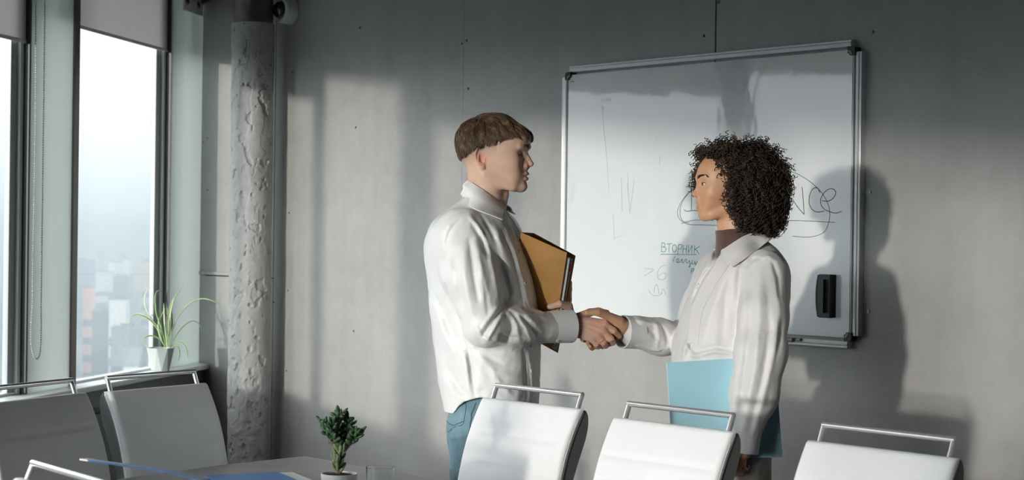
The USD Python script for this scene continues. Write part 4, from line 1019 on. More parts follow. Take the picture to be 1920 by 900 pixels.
def sheet(top, bottom, n=40, rows=10, th=.0030, bulge=.004, mid=None):
    """a strip of cloth between two polylines (lens coordinates), with thickness and a soft bulge"""
    A, B = smooth_path(top, n), smooth_path(bottom, n)
    t = np.linspace(0, 1, rows)[:, None, None]
    S = A[None] * (1 - t) + B[None] * t
    if mid is not None: S = S + (4 * t * (1 - t)) * (smooth_path(mid, n) - (A + B) / 2)[None]
    gu, gv = np.gradient(S, axis=1), np.gradient(S, axis=0)
    N = np.cross(gu, gv); N /= np.maximum(np.linalg.norm(N, axis=2, keepdims=True), 1e-9)
    c = S.mean((0, 1))
    return S, N
def sheet_mesh(S, N, th):
    rows, n = S.shape[:2]; O = S + N * th / 2; I = S - N * th / 2
    V = np.vstack([O.reshape(-1, 3), I.reshape(-1, 3)]); F = []; k = rows * n
    for i in range(rows - 1):
        for j in range(n - 1):
            a = i * n + j
            F += [[a, a + n, a + n + 1], [a, a + n + 1, a + 1], [k + a, k + a + n + 1, k + a + n], [k + a, k + a + 1, k + a + n + 1]]
    edge = [(0, j) for j in range(n)] + [(i, n - 1) for i in range(1, rows)] + [(rows - 1, j) for j in range(n - 2, -1, -1)] + [(i, 0) for i in range(rows - 2, 0, -1)]
    for (i0, j0), (i1, j1) in zip(edge, edge[1:] + edge[:1]):
        a, b = i0 * n + j0, i1 * n + j1; F += [[a, b, b + k], [a, b + k, a + k]]
    m = trimesh.Trimesh(V, np.array(F), process=False); m.fix_normals(); return m.vertices, m.faces
def foot_mesh(ankle, toe_dir, L=.27):
    """a plain shoe standing on the floor, in world coordinates"""
    d = np.array([toe_dir[0], toe_dir[1], 0.0]); d /= np.linalg.norm(d); base_ = np.array([ankle[0], ankle[1], 0.0])
    ms = [m3.Manifold.sphere(r, 20).scale((1, 1, s)).translate(tuple(base_ + d * t + [0, 0, z])) for t, r, s, z in ((-.05, .036, .75, .027), (.02, .040, .9, .036), (.10, .045, .62, .028), (.165, .040, .5, .02))]
    a = m3.Manifold.batch_hull([ms[0], ms[1]]) + m3.Manifold.batch_hull([ms[1], ms[2]]) + m3.Manifold.batch_hull([ms[2], ms[3]])
    top = m3.Manifold.batch_hull([m3.Manifold.sphere(.042, 20).translate(tuple(base_ + [0, 0, .10])), m3.Manifold.sphere(.040, 20).translate(tuple(base_ + d * .01 + [0, 0, .045]))])
    box_ = m3.Manifold.cube((1, 1, 1)).translate((base_[0] - .5, base_[1] - .5, -1.0))
    return to_tm((a + top) - box_)

# ------------------------------------------------------------------ the man
DM = 5.32; SM = FPX / DM
def M(px, py, dd=0.0): return pix(px, py, DM + dd)
man_org = w_of(M(905, 700, 0.0)) * [1, 1, 0]
man = thing('person', 'person with short brown hair in white shirt and blue jeans, holding a tan binder', 'person', man_org)
RM = yaw_frame((math.cos(.24), -math.sin(.24)), pitch=-.02)
HO = M(925, 290); k_ = 1 / math.cos(.24)
HM = dict(axis=0.0, range=(-.128, .085), front=[(.085, .095 * k_), (.075, .100 * k_), (.045, .1115 * k_), (.027, .1105 * k_), (.0117, .1035 * k_), (-.012, .0985 * k_), (-.030, .0955 * k_), (-.0466, .0965 * k_), (-.058, .1020 * k_), (-.0666, .101 * k_), (-.075, .1005 * k_), (-.083, .099 * k_), (-.098, .1035 * k_), (-.113, .094 * k_), (-.128, .072)],
          back=[(.085, -.100), (.047, -.110), (.0, -.097), (-.03, -.082), (-.067, -.072), (-.128, -.066)],
          width=[(.085, .066), (.06, .0725), (.03, .0745), (.0, .0725), (-.02, .0705), (-.045, .0655), (-.07, .0595), (-.09, .052), (-.128, .040)],
          power=[(.085, 2.3), (.03, 2.5), (0, 2.35), (-.04, 2.1), (-.08, 1.95), (-.128, 2.0)], jaw=((.088, -.1145), (.010, -.100)),
          skull=((-.006, 0, .026), (.104, .0745, .098)), eye=(.0805, .031, -.0015), eye_r=.0118, lid=(.36, .27),
          bumps=[((.062, .044, -.027), (.026, .014, .020), .035), ((.076, 0, -.068), (.0275, .036, .030), .014), ((.0935, 0, -.099), (.0145, .018, .0145), .014), ((.070, .034, -.055), (.020, .016, .030), .02)],
          bones=[((.1095, .006, .025), (.093, .044, .026), .0068, .0058, .012), ((.072, .030, -.100), (-.012, .0555, -.070), .0095, .0105, .020), ((.104, .0, .058), (.100, .028, .058), .012, .010, .02)],
          nose=dict(root=(.1005, 0, .009), mid=(.1110, 0, -.011), tip=(.1205, 0, -.0275), wing=(.1080, .0120, -.0350), base=(.1050, 0, -.0420), r=(.0062, .0072, .0084, .0070), nostril=(.1130, .0060, -.0415), body=[((.0945, 0, .010), (.0955, 0, -.030), .0105, .0175), ((.090, .0, -.030), (.086, 0, -.052), .020, .022)]),
          lips=dict(u0=(.1105, 0, -.0580), u1=(.1085, .010, -.0580), c=(.0885, .0255, -.0660), l0=(.1075, 0, -.0735), l1=(.1060, .010, -.0735), r=(.0048, .0056), m0=(.1155, 0, -.0657), m1=(.1110, .011, -.0655)),
          ear=dict(at=(-.0190, .0735, -.0160), scale=1.0, R=np.array([[-.93, .345, -.11], [-.10, .03, .994], [.35, .936, .01]])))
hs = head_sdf(HM)
neck_a, neck_b = M(917, 325), M(906, 405)
def man_head(p):
    d = hs((p - HO) @ RM.T)
    nk = cone_(p, neck_a, neck_b, .0535, .058); nk = smin(nk, cone_(p, M(901, 312), M(894, 395), .030, .042), .012)
    nk = smin(nk, cone_(p, M(947, 366), M(936, 392), .012, .020), .02)                          # throat
    nk = smin(nk, cone_(p, M(904, 318, -.045), M(936, 392, -.014), .012, .012), .018)            # the long neck muscle
    d = smin(d, nk, .018)
    return np.maximum(d, (M(906, 425)[2] - p[:, 2]))
def hand(p, wrist, fingers, palm, k=.007):
    d = None
    for a, b, ra, rb in palm:
        e = cone_(p, a, b, ra, rb); d = e if d is None else smin(d, e, .012)
    for pts, rad in fingers:
        d = smin(d, chain_(p, pts, rad, .004), k)
    return d
def man_rhand(p):
    W = M(1066, 611, -.004)
    mc = [M(1133, 607, -.014), M(1130, 619, -.020), M(1122, 629, -.020), M(1111, 636, -.014)]
    fin = [([mc[0], M(1151, 620, -.015), M(1160, 630, .004), M(1156, 634, .020)], (.0112, .0100, .0092, .0080)), ([mc[1], M(1145, 635, -.020), M(1149, 642, -.002), M(1143, 645, .016)], (.0112, .0102, .0094, .0082)),
           ([mc[2], M(1132, 643, -.019), M(1136, 648, -.003), M(1130, 650, .014)], (.0108, .0098, .0090, .0080)), ([mc[3], M(1118, 646, -.014), M(1122, 650, .0), M(1116, 651, .014)], (.0098, .0086, .0080, .0072)),
           ([M(1084, 596, .004), M(1106, 586, .014), M(1122, 583, .024), M(1138, 586, .030)], (.016, .0125, .0105, .0088))]
    palm = [(M(1056, 611, 0), M(1080, 612, -.006), .026, .0255), (M(1080, 603, -.006), mc[0], .0205, .0138), (M(1080, 610, -.008), mc[1], .0205, .0135), (M(1080, 618, -.008), mc[2], .0190, .0130), (M(1082, 622, -.004), mc[3], .0165, .0120)]
    d = hand(p, W, fin, palm)
    e = folds(p, [([(1098, 600), (1118, 604), (1132, 607)], 1.6, .0010), ([(1098, 608), (1116, 614), (1129, 619)], 1.6, .0011), ([(1098, 616), (1112, 622), (1122, 629)], 1.6, .0010), ([(1133, 614), (1138, 612)], 1.5, -.0010)])
    return d - np.where(p[:, 1] < DM, e, 0)
def man_lhand(p):
    fin = [([M(1070, 592, .030), M(1066, 574, -.006), M(1049, 570, -.038), M(1031, 575, -.037)], (.015, .0130, .0105, .0090)),
           ([M(1062, 588, .066), M(1066, 562, .074), M(1067, 542, .072), M(1068, 530, .066)], (.0115, .0100, .0092, .0080)),
           ([M(1045, 583, .065), M(1054, 552, .080), M(1056, 530, .078), M(1056, 515, .072)], (.0115, .0100, .0092, .0080)),
           ([M(1036, 583, .070), M(1042, 555, .084), M(1043, 535, .082), M(1043, 522, .076)], (.011, .0096, .0088, .0078)),
           ([M(1026, 585, .070), M(1030, 562, .080), M(1031, 548, .080), M(1031, 538, .074)], (.0098, .0086, .008, .0072))]
    palm = [(M(1020, 612, .050), M(1046, 596, .065), .025, .022), (M(1046, 596, .065), M(1062, 588, .066), .021, .016), (M(1040, 598, .068), M(1044, 585, .076), .020, .015), (M(1052, 598, .055), M(1068, 590, .030), .020, .016)]
    return hand(p, None, fin, palm)
# what is under the clothes: coarse, so that the body is whole
LEGS_M = [[M(906, 760, -.095), None, None], [M(918, 760, .095), None, None]]
def wl_(p): return c_of(p)
hipc = w_of(M(908, 745)); fw = w_of(M(0, 0)) * 0 + (np.array([math.cos(.24), -math.sin(.24), 0]) @ BASIS); fw[2] = 0; fw /= np.linalg.norm(fw); lf_ = np.array([-fw[1], fw[0], 0])
def leg_pts(hip, side, ahead):
    h = hip + lf_ * side * .095; h[2] = hip[2] - .03
    kn = hip * [1, 1, 0] + lf_ * side * .10 + fw * (.02 + ahead * .5) + [0, 0, .50]; an = hip * [1, 1, 0] + lf_ * side * .11 + fw * (-.02 + ahead) + [0, 0, .09]
    return h, kn, an
LM = [leg_pts(hipc.copy(), -1, -.03), leg_pts(hipc.copy(), 1, .05)]
def man_core(p):
    d = cone_(p, M(905, 460), M(905, 560), .10, .085); d = smin(d, cone_(p, M(905, 560), M(914, 760), .085, .070), .05)
    d = smin(d, cone_(p, M(906, 395), M(905, 460), .060, .09), .05)
    for a, b, c, e in (((872, 440, -.15), (905, 600, -.20), (1066, 611, -.004), 1), ((930, 440, .15), (930, 600, .22), (1022, 606, .052), 1)):
        d = smin(d, chain_(p, [M(*a), M(*b), M(*c)], (.045, .038, .024), .03), .03)
    for h, kn, an in LM:
        d = smin(d, chain_(p, [c_of(h), c_of(kn), c_of(an)], (.052, .046, .034), .03), .03)
    return d
def bounds_of(pts, m):
    a = np.array(pts); return a.min(0) - m, a.max(0) + m
partsM = [surface(man_head, M(843, 425, -.13), M(1008, 205, .13), .0021)]
lo, hi = bounds_of([M(1050, 575, 0), M(1172, 665, 0)], np.array([.01, .07, .01])); partsM.append(surface(man_rhand, lo, hi, .0022))
lo, hi = bounds_of([M(1005, 500, .02), M(1090, 635, .06)], np.array([.02, .105, .02])); partsM.append(surface(man_lhand, lo, hi, .0024))
lo, hi = bounds_of([M(830, 380, -.3), M(1080, 1330, .35)], np.array([.05, .02, .02])); partsM.append(surface(man_core, lo, hi, .011, coarse=3))
V, F = join(partsM)
body = lens_obj('body', V, F, M_SKIN_M, man, man_org)
q = (V - HO) @ RM.T; s_ = np.stack([q[:, 0], np.abs(q[:, 1]), q[:, 2]], 1); inhead = np.linalg.norm(q, axis=1) < .17
Lp = HM['lips']
lipd = np.minimum.reduce([cone_(s_, Lp['u0'], Lp['u1'], .0050, .0048), cone_(s_, Lp['u1'], Lp['c'], .0046, .0012), cone_(s_, Lp['l0'], Lp['l1'], .0058, .0054), cone_(s_, Lp['l1'], Lp['c'], .0050, .0010)])
add_float(body, 'lip', np.where(inhead, np.clip(.6 - lipd / .0016, 0, 1) * .9, 0))
earm = np.exp(-(np.linalg.norm(s_ - [-.022, .08, -.014], axis=1) / .026) ** 2) * (s_[:, 1] > .066)
nosem = np.exp(-(np.linalg.norm(s_ - [.123, 0, -.032], axis=1) / .016) ** 2); chk = np.exp(-(np.linalg.norm(s_ - [.08, .05, -.04], axis=1) / .03) ** 2)
handm = np.where(pix_of(V)[:, 0] > 1040, np.clip((pix_of(V)[:, 0] - 1100) / 40, 0, .55), 0)
add_float(body, 'blush', np.where(inhead, np.clip(.95 * earm + .38 * nosem + .16 * chk, 0, 1), handm))
HAIR_B = [(995, 266), (982, 263), (964, 258), (949, 262), (938, 270), (918, 276), (907, 279), (891, 283), (873, 294), (850, 300)]   # lower edge of the longer hair
def hair_low(px): return np.interp(px, [x for x, _ in HAIR_B[::-1]], [y for _, y in HAIR_B[::-1]])
def side_px(q): return 925 + (q[:, 0] * math.cos(.24) - .0177) * SM
fade = np.clip(1 - (-(q[:, 2]) * SM + 290 - hair_low(side_px(q))) / 26, 0, 1) * (side_px(q) < 936) * (q[:, 0] < .03)
stub = .06 * np.exp(-(np.linalg.norm(s_ - [.07, .035, -.085], axis=1) / .035) ** 2)
add_float(body, 'stubble', np.where(inhead, np.clip(.62 * fade ** 1.4 + stub, 0, 1), 0))
M_IRIS_M = eye_mat('iris_grey', (.06, .08, .09))
for sd in (-1, 1):
    eyeball(man, man_org, HO + np.array([HM['eye'][0], sd * HM['eye'][1], HM['eye'][2]]) @ RM, HM['eye_r'], np.array([.97, .02 * sd, -.10]) @ RM, M_IRIS_M)

# hair: a cap with combed strands over it
def hair_mat(name, a, b, c, rough=.32):
    return mat(name, {'g': ('geometry', {}), 'm': ('mapping', {'scale': (1, 1, .8)}), 'n': ('noise_texture', {'scale': 42, 'detail': 5, 'roughness': .72}), 'r': ('rgb_ramp', {'ramp': [(.30, a), (.52, b), (.72, c)]}),
                      'p': ('principled_bsdf', {'roughness': rough, 'specular_ior_level': .35})},
               [('g.position', 'm.vector'), ('m.vector', 'n.vector'), ('n.fac', 'r.fac'), ('r.color', 'p.base_color')])
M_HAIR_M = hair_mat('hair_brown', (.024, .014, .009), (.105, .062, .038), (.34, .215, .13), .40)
def cap_thick(q):
    az = np.arctan2(q[:, 1], q[:, 0]); return .0022 + .0030 * np.clip((q[:, 2] - .06) / .05, 0, 1) + .0035 * np.clip((-q[:, 0] - .05) / .04, 0, 1) + .0030 * (meshkit.noise(np.stack([az * 7, q[:, 2] * 60, q[:, 0] * 40], 1), 5) - .5) - .0025 * np.clip((q[:, 0] - .08) / .03, 0, 1)
def man_cap(p):
    q = (p - HO) @ RM.T
    d = hs(q) - cap_thick(q)
    cut = (-q[:, 2] * SM + 290) - hair_low(side_px(q)) - 2.0 * np.sin(side_px(q) * .55) - 1.2 * np.sin(side_px(q) * 1.3 + 1)
    d = smax(d, cut / SM, .006)
    inner = hs(q) + .002
    return np.maximum(d, -inner)
Vc, Fc = surface(man_cap, M(838, 305, -.13), M(1012, 200, .13), .0030)
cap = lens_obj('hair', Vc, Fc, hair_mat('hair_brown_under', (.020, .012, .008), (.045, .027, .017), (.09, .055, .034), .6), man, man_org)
r5 = np.random.default_rng(5)
whorl = np.array([-.070, -.012, .112])
def trace(q0, n, step, lift, rr):
    """follow the combing direction over the cap, in the head's frame"""
    pts = [q0]; q = q0.copy()
    wob = rr.normal(0, .22)
    for i in range(n - 1):
        v = q - whorl; v /= np.linalg.norm(v) + 1e-9
        side_ = np.sign(q[1]) if abs(q[1]) > .01 else 0
        fwdness = np.clip((q[0] + .03) / .10, 0, 1)
        dirn = v * .75 + np.array([.50 * fwdness - .22 * (1 - fwdness), .0, -.22 - .75 * (1 - np.clip((q[2] - .02) / .08, 0, 1))])
        e = 1e-3; f0 = hs(q[None])[0]; g = np.array([hs((q + np.eye(3)[k] * e)[None])[0] - f0 for k in range(3)]); g /= np.linalg.norm(g) + 1e-9
        tan = np.cross(g, dirn); dirn = dirn + wob * tan
        dirn -= g * (dirn @ g); dirn /= np.linalg.norm(dirn) + 1e-9
        q = q + dirn * step
        f0 = hs(q[None])[0]; q = q - g * (f0 - lift * (1 - .25 * i / n))
        pts.append(q.copy())
    return np.array(pts)
def trace_many(Q, n, step, lift, rr):
    """the same for many strands at once"""
    Q = Q.copy(); out = [Q.copy()]; wob = rr.normal(0, .30, len(Q))[:, None]; ph = rr.uniform(0, 6.28, len(Q))
    for i in range(n - 1):
        v = Q - whorl; v /= np.linalg.norm(v, axis=1, keepdims=True) + 1e-9
        fw_ = np.clip((Q[:, 0] + .03) / .10, 0, 1)
        D = v * .75 + np.stack([.50 * fw_ - .22 * (1 - fw_), 0 * fw_, -.22 - .75 * (1 - np.clip((Q[:, 2] - .02) / .08, 0, 1))], 1)
        f0 = hs(Q); e = 1e-3; g = np.stack([hs(Q + np.eye(3)[k] * e) - f0 for k in range(3)], 1); g /= np.linalg.norm(g, axis=1, keepdims=True) + 1e-9
        D = D + (wob + .18 * np.sin(ph + i * .5)[:, None]) * np.cross(g, D); D -= g * (D * g).sum(1, keepdims=True); D /= np.linalg.norm(D, axis=1, keepdims=True) + 1e-9
        Q = Q + D * step
        Q = Q - g * (hs(Q) - lift * (1 - .15 * i / n))[:, None]
        out.append(Q.copy())
    return np.stack(out, 1)
ids = r5.choice(len(Vc), 420, replace=False)
G0 = (Vc[ids] - HO) @ RM.T; G0 = G0[hs(G0) > .001]
TG = trace_many(G0, 16, .0046, cap_thick(G0) + r5.uniform(-.0005, .0035, len(G0)), r5)
ids = r5.choice(len(Vc), 12000, replace=len(Vc) < 12000)
Q0 = (Vc[ids] - HO) @ RM.T; Q0 = Q0[hs(Q0) > .001]
from scipy.spatial import cKDTree
near_g = cKDTree(TG[:, 0]).query(Q0 + r5.normal(0, .0035, Q0.shape))[1]
cur, wid = [], []
tt_ = np.linspace(0, 1, 16)
for q_, gi in zip(Q0, near_g):
    g = TG[gi]; off = q_ - g[0]; L = r5.uniform(.7, 1.0); amp = r5.normal(0, .0007)
    c = g + off[None] * (1 - .80 * tt_[:, None] ** .7) + amp * np.sin(tt_ * 7 + gi)[:, None] * RM[2][None]
    px = side_px(c); py = -c[:, 2] * SM + 290
    ok = py < hair_low(px) + r5.uniform(0, 5.0)
    n = int(np.argmin(ok)) if not ok.all() else int(16 * L)
    if n < 4: continue
    cur.append(HO + c[:n] @ RM); wid.append(np.linspace(.0010, .00035, n))
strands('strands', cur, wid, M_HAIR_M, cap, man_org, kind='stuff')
# brows and lashes
def brow(parent, org, H, HO_, R_, pts, material, rr, n=150, L=.0065, w=.0011, spread=.0045, name='eyebrow'):
    f = head_sdf(H) if not callable(H) else H
    P = smooth_path(pts, 60)
    for sd in (-1, 1):
        cs, ws = [], []
        for k in range(n):
            t = rr.uniform(0, .86); b_ = P[int(t * 59)] + np.array([0, 0, rr.uniform(-1, 1) * spread * (1 - .6 * t)])
            tg = P[min(59, int(t * 59) + 1)] - P[max(0, int(t * 59) - 1)]; tg /= np.linalg.norm(tg) + 1e-9
            dr = tg + np.array([0, 0, rr.uniform(-.1, .7) * (1 - t)]); c = np.stack([b_ + dr * L * x for x in np.linspace(0, 1, 5)])
            for it in range(3):
                e = 1e-3; f0 = f(c); g = np.stack([f(c + np.eye(3)[j] * e) - f0 for j in range(3)], 1); g /= np.linalg.norm(g, axis=1, keepdims=True)
                c = c - g * (f0 - np.linspace(0, .0012, 5))[:, None]
            c = c * [1, sd, 1]; cs.append(HO_ + c @ R_); ws.append(np.linspace(w, w * .35, 5))
        tag(strands(name, cs, ws, material, parent, org), kind='stuff')
brow(man, man_org, hs, HO, RM, [(.112, .008, .0225), (.108, .020, .0255), (.102, .030, .0265), (.096, .038, .0255)], plain('brow_brown', (.11, .065, .04), .5), r5, n=70, w=.0007, spread=.0028)
print('man head done', len(V))
# ------------------------------------------------------------------ the man's clothes
M_SHIRT = cloth_mat('shirt_white', (.76, .76, .755), .40, 1200, .15, .03)
M_JEANS = mat('jeans_blue', {'g': ('geometry', {}), 'n': ('noise_texture', {'scale': 7, 'detail': 5, 'roughness': .6}), 'r': ('rgb_ramp', {'ramp': [(.30, (.085, .165, .205)), (.55, (.17, .275, .325)), (.75, (.29, .40, .45))]}),
                             'm': ('mapping', {'scale': (1, 1, .35)}), 'n2': ('noise_texture', {'scale': 900, 'detail': 2}), 'mx': ('mix_color', {'blend_type': 'overlay', 'fac': .55}), 'b': ('bump', {'strength': .25, 'distance': .0008}), 'p': ('principled_bsdf', {'roughness': .85, 'sheen_weight': .2})},
              [('g.position', 'n.vector'), ('n.fac', 'r.fac'), ('g.position', 'm.vector'), ('m.vector', 'n2.vector'), ('r.color', 'mx.a'), ('n2.color', 'mx.b'), ('mx.result', 'p.base_color'), ('n2.fac', 'b.height'), ('b.normal', 'p.normal')])
TORSO_M = [(372, 868, 925), (385, 850, 938), (400, 832, 952), (420, 812, 968), (440, 803, 980), (460, 799, 987), (500, 801, 997), (540, 806, 1004), (580, 809, 1008), (620, 813, 1011), (660, 818, 1012), (700, 823, 1012), (740, 830, 1011), (762, 835, 1009), (790, 838, 1006)]
HALF_M = [(372, .075), (385, .105), (400, .142), (415, .176), (435, .198), (470, .200), (520, .190), (600, .178), (680, .176), (740, .182), (790, .186)]
torso_m = slices(TORSO_M, DM, HALF_M, .26)
FOLD_M = [([(934, 576), (920, 592), (896, 624)], 5, .0075), ([(943, 587), (925, 618), (911, 641)], 4, .0065), ([(939, 582), (922, 604), (902, 634)], 3.2, -.0060), ([(952, 584), (968, 608), (974, 640)], 5, .0065), ([(957, 592), (960, 618), (950, 645)], 4, -.0050),
          ([(966, 584), (985, 612), (999, 641)], 4.5, .0060), ([(985, 590), (1002, 604), (1016, 622)], 4.5, .0055), ([(975, 590), (992, 612), (1008, 634)], 3.2, -.0045), ([(912, 636), (945, 642), (985, 646)], 4, .0040), ([(930, 626), (955, 632), (985, 634)], 3, -.0040),
          ([(893, 612), (904, 632), (925, 642)], 4, .005), ([(948, 575), (975, 588), (1018, 592)], 3.5, .0045),
          ([(868, 455), (872, 520), (884, 590)], 8, .0060), ([(890, 440), (902, 500), (912, 570)], 7, .0060), ([(880, 450), (888, 510), (898, 570)], 5, -.0055), ([(912, 450), (926, 505), (936, 560)], 6, .0050), ([(905, 520), (912, 560), (916, 590)], 4, -.0040), ([(850, 470), (858, 530), (876, 600)], 6, -.0040),
          ([(880, 404), (896, 424), (912, 452)], 5, .0065), ([(886, 420), (902, 446), (916, 480)], 4, -.0060), ([(862, 412), (848, 428), (838, 452), (835, 500)], 3.5, -.0045), ([(843, 415), (828, 440), (822, 480)], 6, .0035), ([(815, 455), (824, 520), (838, 580)], 7, .0040), 
          ([(808, 560), (828, 620), (850, 668)], 8, .0065), ([(822, 560), (842, 612), (868, 660)], 6, -.0055), ([(848, 620), (868, 668), (880, 715)], 7, .0055), ([(878, 655), (885, 704), (891, 744)], 4, -.0055), ([(871, 655), (876, 704), (880, 742)], 4, .0040), ([(897, 668), (930, 698), (976, 710)], 7, .0060), ([(905, 664), (942, 684), (980, 688)], 5, -.0050),
          ([(915, 690), (940, 722), (965, 745)], 6, .0045), ([(830, 700), (846, 735), (868, 752)], 7, .0050), ([(842, 690), (858, 725), (876, 742)], 5, -.0040), ([(948, 428), (966, 472), (982, 530), (994, 580)], 3, .0030), ([(940, 432), (957, 475), (972, 530), (984, 580)], 2.5, -.0028),
          ([(928, 425), (944, 470), (960, 530)], 7, .0050), ([(934, 480), (948, 520), (956, 560)], 5, -.0050), ([(990, 655), (996, 690), (1000, 740)], 3, .0030), ([(981, 655), (985, 700), (988, 745)], 3, -.0035), ([(900, 400), (920, 432), (934, 462)], 4, -.0050)]
hem_x = [830, 840, 850, 862, 872, 884, 900, 925, 960, 1012, 1030]; hem_y = [781, 784, 777, 762, 752, 747, 747, 752, 762, 764, 764]
def man_shirt(p):
    d = torso_m(p)
    q = np.where((p[:, 1] > DM)[:, None], p, p)
    rs = chain_(p, [M(866, 438, -.135), M(884, 520, -.185), M(908, 608, -.205)], (.080, .077, .066), .03)
    fa = chain_(p, [M(908, 608, -.205), M(960, 613, -.135), M(1026, 613, -.045)], (.064, .060, .0485), .03)
    arm = smin(rs, fa, .012)
    ls = chain_(p, [M(930, 440, .130), M(938, 520, .19), M(936, 600, .225)], (.078, .070, .060), .03)
    lf2 = chain_(p, [M(936, 600, .225), M(985, 608, .14), M(1016, 608, .060)], (.060, .052, .046), .03)
    d = smin(d, smin(ls, lf2, .015), .03)
    d = smin(d, arm, .026)
    d = smin(d, cone_(p, M(900, 398, 0), M(898, 430, 0), .058, .11), .03)
    w = meshkit.fbm(p * np.array([22, 22, 9]) + 5, 3, 4) - .5
    w2 = meshkit.fbm((p @ np.array([[.8, 0, .6], [0, 1, 0], [-.6, 0, .8]])) * np.array([40, 30, 14]) + 9, 2, 8) - .5
    d = d - .0085 * w - .0045 * w2 - np.where(p[:, 1] < DM + .02, 1.25 * folds(p, FOLD_M), 0)
    pp = pix_of(p)
    hem = (pp[:, 1] - np.interp(pp[:, 0], hem_x, hem_y) - 2.0 * np.sin(pp[:, 0] * .13)) / SM
    d = np.maximum(d, hem)
    # open at the neck, and hollow at the hem
    d = np.maximum(d, -(cone_(p, M(916, 340), M(908, 396), .062, .058)))
    return d
V, F = surface(man_shirt, M(785, 790, -.32), M(1050, 362, .32), .0046)
shirt = lens_obj('shirt', V, F, M_SHIRT, man, man_org)
print('shirt', len(V))
# collar: two leaves folded over a stand
def leaf(top, bot, th=.0032, bulge=.009, n=40, rows=9):
    S, N = sheet(top, bot, n, rows)
    c = M(910, 380)
    out = S - c; out[..., 2] = 0; out /= np.maximum(np.linalg.norm(out, axis=2, keepdims=True), 1e-9)
    t = np.linspace(0, 1, rows)[:, None, None]
    S = S + out * bulge * np.sin(np.pi * np.minimum(1, t * 1.5)) ** 1 * (1 - .3 * t)
    return sheet_mesh(S, N, th)
topn = [M(879, 338, .004), M(887, 344, -.042), M(905, 356, -.060), M(926, 371, -.052), M(944, 384, -.022)]
def on_shirt(px, py, k):
    t = np.linspace(-.34, .2, 300); P = np.array([M(px, py, x) for x in t]); v = man_shirt(P); i = np.argmax(v < 0)
    c = P[i] if (v < 0).any() else P[np.argmin(v)]
    o = c - M(905, 425); return c + o / np.linalg.norm(o) * k
botn = [M(864, 364, .004), M(875, 380, -.070), on_shirt(898, 397, .010), on_shirt(919, 405, .011), on_shirt(938, 413, .012)]
V1, F1 = leaf(topn, botn)
topf = [M(879, 338, -.004), M(889, 344, .045), M(910, 355, .060), M(932, 370, .046), M(947, 384, .010)]
botf = [M(864, 364, -.004), M(880, 372, .075), M(915, 385, .095), M(945, 394, .080), M(966, 402, .040)]
V2, F2_ = leaf(topf, botf)
col = lens_obj('collar', V1, F1, M_SHIRT, shirt, man_org, smooth=40); lens_obj('collar', V2, F2_, M_SHIRT, shirt, man_org, smooth=40)
stnd = [M(880, 340, 0), M(896, 352, -.056), M(922, 372, -.050), M(948, 390, -.004), M(936, 378, .045), M(905, 356, .058)]
SP = smooth_path(stnd, 60, closed=True)
lowr = SP + (M(905, 404) - M(915, 372))
Sg = np.stack([SP * (1 - t) + lowr * t for t in np.linspace(0, 1, 6)])
Sg = np.concatenate([Sg, Sg[:, :1]], 1)
Nn = np.cross(np.gradient(Sg, axis=1), np.gradient(Sg, axis=0)); Nn /= np.linalg.norm(Nn, axis=2, keepdims=True)
Vs, Fs = sheet_mesh(Sg, Nn, .003); lens_obj('collar_stand', Vs, Fs, M_SHIRT, shirt, man_org, smooth=40)
# placket strip from the throat down the front edge
pl = [M(949, 398, -.030), M(958, 430, -.062), M(970, 472, -.082), M(983, 530, -.090), M(992, 580, -.092)]
def on_surface(fn, c, off=0.0, it=5):
    c = np.asarray(c, float).copy()
    for _ in range(it):
        f0 = fn(c); g = np.stack([fn(c + np.eye(3)[j] * 1e-3) - f0 for j in range(3)], 1); g /= np.linalg.norm(g, axis=1, keepdims=True) + 1e-9
        c -= g * (f0 - off)[:, None]
    return c
def button(fn, px, py, dd, parent, name='button', r=.0055):
    c = on_surface(fn, M(px, py, dd)[None], .0004)[0]
    f0 = fn(c[None])[0]; g = np.array([fn((c + np.eye(3)[j] * 2e-3)[None])[0] - f0 for j in range(3)]); g /= np.linalg.norm(g)
    m = cyl(r, .0022, 16, (0, 0, 0), g)
    m = cat_(m, T(trimesh.creation.torus(r * .82, .0009, 16, 6).apply_transform(trimesh.geometry.align_vectors([0, 0, 1], g)), g * .0011))
    lens_obj(name, m.vertices + c, m.faces, M_BUTTON, parent, man_org if parent is not None else 0, smooth=40)
M_BUTTON = plain('button_pearl', (.62, .61, .58), .3)
for b in ((968, 472, -.1), (983, 531, -.11), (997, 696, -.10)): button(man_shirt, *b, shirt)
# cuffs
def cuff(axis_a, axis_b, ra, rb, wall=.0045, flare=.0):
    def f(p):
        o_ = cone_(p, axis_a, axis_b, ra, rb); ax_ = (axis_b - axis_a) / np.linalg.norm(axis_b - axis_a)
        s = (p - axis_a) @ ax_; L = np.linalg.norm(axis_b - axis_a)
        q = p - axis_a - s[:, None] * ax_; rr = np.linalg.norm(q * np.array([1, 1.0, 1.0]), axis=1)
        R_ = ra + (rb - ra) * np.clip(s / L, 0, 1)
        sh = np.abs(rr - R_) - wall / 2
        return smax(sh, np.maximum(-s, s - L), .002) - .0006 * np.sin(s * 900) * 0
    return f
ca, cb = M(1021, 613.5, -.046), M(1071, 611.5, -.004)
fc = cuff(ca, cb, .0470, .0505)
lo, hi = bounds_of([ca, cb], .062); Vq, Fq = surface(fc, lo, hi, .0024)
cf = lens_obj('cuff', Vq, Fq, M_SHIRT, shirt, man_org)
button(fc, 1046, 640, -.06, cf); button(man_shirt, 992, 645, -.11, shirt)
ca, cb = M(1003, 609, .080), M(1028, 601, .055)
fc2 = cuff(ca, cb, .043, .040); lo, hi = bounds_of([ca, cb], .055); Vq, Fq = surface(fc2, lo, hi, .003); lens_obj('cuff', Vq, Fq, M_SHIRT, shirt, man_org)

